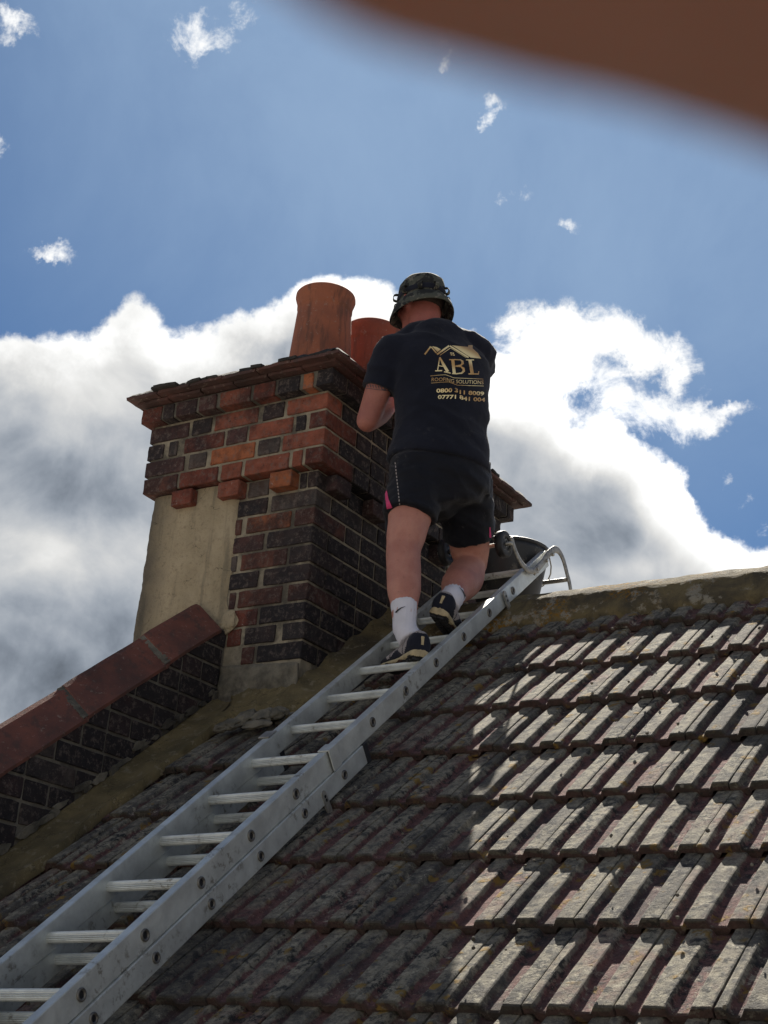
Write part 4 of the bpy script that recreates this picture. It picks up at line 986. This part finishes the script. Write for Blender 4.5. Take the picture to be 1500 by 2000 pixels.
logo = stroke([(95, 325), (212, 172)], 30)+stroke([(222, 178), (325, 300)], 24)+[[(240, 165), (330, 182), (408, 225), (345, 278)]]+stroke([(335, 325), (572, 155)], 34)+stroke([(585, 160), (950, 385)], 30)+stroke([(392, 342), (595, 200)], 12)+stroke([(600, 200), (905, 388)], 8)+[[(625, 148), (940, 178), (990, 385)], [(940, 178), (1025, 205), (1130, 300), (1195, 405), (990, 385)], [(945, 148), (1025, 145), (1030, 210), (940, 180)]]
logo += [[(a_, b_), (a_+32, b_+2), (a_+34, b_+26), (a_+3, b_+24)] for a_, b_ in ((590, 285), (632, 290), (602, 320), (646, 325))]
decal('house_emblem', logo, st, GOLD, shirt, zm10, 40)
abl = stroke([(385, 380), (365, 520), (345, 640)], [14, 18, 20])+stroke([(388, 380), (460, 520), (545, 665)], [26, 52, 58])+stroke([(368, 545), (468, 560)], 16)+stroke([(300, 645), (435, 640)], 22)+stroke([(470, 662), (600, 690)], 20)
abl += stroke([(640, 425), (672, 700)], 60)+stroke([(572, 427), (690, 425)], 20)+stroke([(628, 700), (730, 704)], 20)+stroke([(680, 425), (790, 430), (828, 460), (835, 500), (800, 535), (690, 550)], [16, 20, 44, 48, 30, 14])+stroke([(690, 556), (800, 562), (850, 600), (858, 645), (815, 690), (700, 702)], [14, 22, 48, 50, 30, 16])
abl += stroke([(975, 430), (1020, 700)], 64)+stroke([(898, 432), (1055, 432)], 20)+stroke([(948, 703), (1150, 706)], 24)+stroke([(1148, 650), (1142, 708)], 16)
decal('letters', abl, st, GOLD, shirt, zm10, 40)
decal('rule_line', stroke([(205, 745), (380, 728), (500, 722), (570, 745), (660, 782), (900, 792), (1235, 805)], 9)+stroke([(220, 885), (400, 868), (560, 862), (640, 890), (730, 925), (1245, 940)], 9), st, GOLD, shirt, zm10, 60)
def text_polys(s, bold=0):
    c = bpy.data.curves.new('txt', 'FONT'); c.body = s; c.offset = bold; c.resolution_u = 3
    o = bpy.data.objects.new('txt', c); COL.objects.link(o); d_ = bpy.context.evaluated_depsgraph_get(); me = bpy.data.meshes.new_from_object(o.evaluated_get(d_)); bpy.data.objects.remove(o)
    X = [v.co.x for v in me.vertices]; Y = [v.co.y for v in me.vertices]; x0, x1, y0, y1 = min(X), max(X), min(Y), max(Y)
    return [[((me.vertices[i].co.x-x0)/(x1-x0), (me.vertices[i].co.y-y0)/(y1-y0)) for i in p.vertices] for p in me.polygons]
def text_decal(name, s, base, hgt, mat, bold=.0):
    def lerp(x):
        X = base[0][0]+(base[-1][0]-base[0][0])*x
        for i in range(len(base)-1):
            if X <= base[i+1][0] or i == len(base)-2:
                t_ = (X-base[i][0])/(base[i+1][0]-base[i][0]); return X, base[i][1]+(base[i+1][1]-base[i][1])*t_
    def mp(x, y):
        X, Yb = lerp(x); return zm10(X+y*3, Yb-y*hgt)
    decal(name, text_polys(s, bold), st, mat, shirt, mp, .2)
text_decal('lettering', 'ROOFING SOLUTIONS', [(228, 850), (480, 845), (690, 888), (1240, 905)], 70, GOLD, .0)
text_decal('phone_number', '0800 311 8009', [(322, 1073), (700, 1060), (800, 1105), (1250, 1133)], 82, GOLD, .03)
text_decal('phone_number', '07771 841 004', [(350, 1197), (780, 1190), (860, 1225), (1270, 1252)], 80, GOLD, .03)
# piping and side stripe on the shorts
ss = bvh(shm); ident = lambda x, y: (x, y)
decal('pink_piping', stroke([(757, 930), (753, 950), (756, 975), (761, 993)], [2.5, 3, 6, 11]), ss, PINK, shorts, ident, 5)
decal('pink_piping', stroke([(956.5, 1030), (957.5, 1050)], [2.5, 4]), ss, PINK, shorts, ident, 5)
decal('seam_stitching', [q for k in range(14) for q in stroke([(772+k*.7, 903+k*6.6), (772.4+k*.7, 907+k*6.6)], 2.0)], ss, GREYM, shorts, ident, 5)
# socks and shoes
def sock(top, ank, heel, fd, r0, r1, par_=man):
    a_ = Acc(); mid = top+(ank-top)*.5
    a_.add(frame_tube([top, top+(ank-top)*.08, mid, ank, ank+(heel-ank)*.6], [r0*.97, r0, (r0+r1)/2*.97, r1, r1*1.02], n=32, sub=4))
    me = remesh(a_.mesh('sock'), .0055, 2, lambda p: .0012*noise.noise(p*30)+.0008*math.sin(p.x*420+p.y*300)); return put('sock', me, WHITE, par_, True), me
lf = V((-.80, .55, .05)).normalized()
Lheel = P(803, 1262, -.10)
def shoe(heel, fd, up, L=.285, seed=0):
    """heel: back of the sole at ground level; fd: towards the toe; up: out of the shoe's opening"""
    fd = V(fd).normalized(); up = (V(up)-fd*V(up).dot(fd)).normalized(); sd_ = fd.cross(up)
    g_ = bpy.data.objects.new('shoe', None)
    def sec(t_, w, z0, z1, shape=1):
        c = heel+fd*(t_*L); pts = []
        n_ = 20
        for j in range(n_):
            a_ = 2*math.pi*j/n_; x = math.cos(a_); y = math.sin(a_); x = math.copysign(abs(x)**.7, x); y = math.copysign(abs(y)**.8, y)
            pts.append(c+sd_*(w*x*(1 if y < 0 else 1-.28*y*shape))+up*((z0+z1)/2+(z1-z0)/2*y))
        return pts
    A_ = [(-.01, .018, .024, .060), (.0, .030, .016, .088), (.05, .040, .014, .102), (.16, .043, .014, .098), (.28, .040, .014, .088), (.40, .038, .013, .076), (.55, .043, .012, .064), (.68, .047, .012, .052), (.80, .046, .014, .044), (.90, .039, .016, .038), (.97, .026, .020, .033), (1.0, .012, .023, .029)]
    vs, fs = loft([sec(t_, w, z0, z1) for t_, w, z0, z1 in A_]); upper = put('shoe_upper', remesh(mesh('shoe_upper', vs, fs), .005, 3), [GREYM], man, True)
    me = upper.data; me.materials.append(SHOED)
    for p in me.polygons:                               # dark heel counter, toe and side bands
        q = p.center-heel; t_ = q.dot(fd)/L; z_ = q.dot(up); s_ = q.dot(sd_)
        if (t_ < .13 and z_ < .090) or (t_ > .13 and z_ < .036+.012*math.sin(t_*18)) or t_ > .82 or (abs(math.sin(t_*20+z_*30)) < .22 and t_ > .2): p.material_index = 1
    B_ = [(-.012, .018, .006, .034, 0), (.0, .030, .002, .034, 0), (.05, .038, .0, .033, 0), (.2, .038, .0, .030, 0), (.40, .036, .001, .024, 0), (.60, .046, .0, .022, 0), (.75, .050, .001, .022, 0), (.90, .043, .006, .024, 0), (.98, .028, .012, .027, 0), (1.01, .012, .018, .028, 0)]
    vs, fs = loft([sec(*b_) for b_ in B_]); me = remesh(mesh('sole', vs, fs), .0045, 2, lambda p: .001*noise.noise(p*60)); so2 = put('sole', me, [SOLE], man, True); me.materials.append(OUTS); me.materials.append(OUTR)
    for p in me.polygons:
        q = p.center-heel; t_ = q.dot(fd)/L; z_ = q.dot(up)
        if z_ < .007+.003*math.sin(t_*22): p.material_index = 2 if .30 < t_ < .62 else 1
    # tread blocks on the outsole
    a_ = Acc()
    for k in range(12):
        for s_ in (-1, 1):
            t_ = .04+k*.078; w = .028 if t_ < .3 else .034; c = heel+fd*(t_*L)+sd_*(s_*w*.5)
            b_ = box(-w*.42, w*.42, -.007, .007, -.0035, .003); a_.add(([c+sd_*q.x+fd*q.y+up*q.z for q in b_[0]], b_[1]))
    put('tread', a_.mesh('tread'), OUTS, so2)
    # collar and heel tab
    ring = [] and [heel+fd*(.055+.052*math.cos(a2))+sd_*(.034*math.sin(a2))+up*(.084+.010*math.cos(a2*1.0+math.pi)) for a2 in [2*math.pi*j/20 for j in range(21)]]
    ring = None and [heel+fd*(.052+.052*math.cos(a2))+sd_*(.038*math.sin(a2))+up*(.100-.006*math.cos(a2)) for a2 in [2*math.pi*j/20 for j in range(21)]]
    tab = heel+fd*.001+up*.062; b_ = box(-.0065, .0065, -.004, .003, -.016, .016); vs = [tab+sd_*q.x+fd*q.y+up*q.z for q in b_[0]]; put('heel_tab', bevel(mesh('heel_tab', vs, b_[1]), .002, 1), SOLE, man)
lheelp = P(822, 1287, -.115); ltop = P(789, 1178, -.07)
shoe(lheelp, lf, UP)
sl_, slm = sock(ltop, P(791, 1228, -.085), lheelp+lf*.055+UP*.05, lf, .0465, .0415)
rf = V((-.22, .96, -.06)).normalized(); rup = V((.12, -.46, 1)).normalized()
rheel = P(852, 1203, .03); 
rtop = Ra+(Rk-Ra)*.25
shoe(rheel, rf, V((.30, .0, 1.0)))
rupv = V((.30, .0, 1.0)); rupv = (rupv-rf*rupv.dot(rf)).normalized()
sr_, srm = sock(Ra+(rk2-Ra)*.22, Ra+(rk2-Ra)*-.02, rheel+rf*.055+rupv*.05, rf, .0465, .0415)
# ticks on the socks
tk = bvh(slm); z8 = lambda x, y: (730+x*190/1500, 1130+y*190/1500)
decal('sock_tick', stroke([(328, 520), (345, 520), (372, 490), (420, 455), (490, 428)], [6, 26, 22, 14, 3]), tk, INK, sl_, z8, 40)
tk2 = bvh(srm); decal('sock_tick', stroke([(1318, 135), (1365, 185), (1398, 250), (1415, 310), (1408, 335)], [3, 14, 22, 30, 6]), tk2, INK, sr_, z8, 40)
# hat
def hring(rf_, rr_, u, droop=0, wob=0, n=40, f0=-.005):
    return [hp_(f0+rf_*math.cos(2*math.pi*j/n), rr_*math.sin(2*math.pi*j/n), u-droop*(math.sin(2*math.pi*j/n)**2)+wob*math.sin(6*math.pi*j/n+1)) for j in range(n)]
crown = [hring(.105, .086, .018), hring(.106, .088, .045), hring(.104, .086, .075), hring(.098, .081, .100), hring(.082, .068, .116), hring(.055, .045, .1225), hring(.02, .016, .1235)]
vs, fs = loft(crown, cap=False); fs.append(tuple((len(crown)-1)*40+j for j in range(40)))
me = recalc(mesh('hat', vs, fs))
hat = put('hat', me, CAMO, man, True)
for v in me.vertices: v.co += (v.co-HD).normalized()*.004*noise.noise(v.co*28)
br = [hring(.104, .086, .022), hring(.118, .098, .012, .006), hring(.130, .108, -.003, .014, .003), hring(.138, .115, -.020, .022, .004), hring(.141, .118, -.030, .026, .005), hring(.139, .116, -.034, .026, .005), hring(.128, .106, -.012, .014, .003), hring(.102, .084, .014)]
vs, fs = loft(br, cap=False); put('hat_brim', recalc(mesh('hat_brim', vs, fs)), CAMO, hat, True)
bd = [hring(.1075, .0895, .026), hring(.1095, .0915, .030), hring(.1095, .0915, .046), hring(.1075, .0895, .050)]
vs, fs = loft(bd, cap=False); put('hat_band', recalc(mesh('hat_band', vs, fs)), SHOED, hat, True)
for k in range(10):
    a_ = 2*math.pi*(k+.3)/10; c = hp_(-.005+.113*math.cos(a_), .095*math.sin(a_), .038); o_ = (HF*math.cos(a_)+HR*math.sin(a_)).normalized()
    vs, fs = frame_tube([c-o_*.006+HU*.016, c+o_*.010+HU*.012, c+o_*.012-HU*.010, c-o_*.006-HU*.016], [(.009, .0015)]*4, 8, ref=o_.cross(HU), sub=3); add('hat_loop', vs, fs, CAMO, hat, True)
# tattoo band on the upper arm
tb = bvh(bme); z375 = lambda x, y: (660+x/3.75, 520+y/3.75)
TAT = mk_plain('tattoo_ink', (.10, .065, .075), .6)
decal('arm_tattoo', [q for k in range(9) for q in stroke([(215+k*20, 862+k*3), (222+k*20, 885+k*3)], 7)]+stroke([(205, 893), (300, 905), (390, 915)], 5)+stroke([(310, 880), (350, 885), (352, 905), (318, 903)], 8), tb, TAT, man, z375, 30)
# wrist watch on the right arm
# ------------------------------------------------------------------ trowel in the left hand
# ------------------------------------------------------------------ the photographer's finger over the lens
fg = Acc(); D0 = .052
def near(u, v, d): return CP+ray(u, v)*d
fa = [near(560, -640, .047), near(900, -530, .048), near(1230, -455, .050), near(1600, -365, .052), near(2100, -170, .055), near(2700, 90, .058)]
fg.add(frame_tube(fa, [.0074, .0089, .0094, .0098, .0100, .0108], n=28, ends='round', sub=5))
fme = remesh(fg.mesh('finger'), .0009, 2)
def mk_finger():
    m, t = material('finger_skin'); o = t.obj(); n1 = t.noise(o, 300, 4, .6)
    c = t.mix(n1, (.205, .100, .073, 1), (.165, .082, .060, 1)); t.surf(c, .6, None, spec=.2, **{'Subsurface Weight': .5, 'Subsurface Scale': .008}); return m
FSK = mk_finger()
fo = put('finger', fme, FSK, None, True); fo['label'] = 'blurred brown finger held close over the top right of the lens'; fo['category'] = 'finger'
print('tiles', ntile, 'bricks', NB, 'objects', len(bpy.data.objects), 'tris', sum(len(m.polygons) for m in bpy.data.meshes))
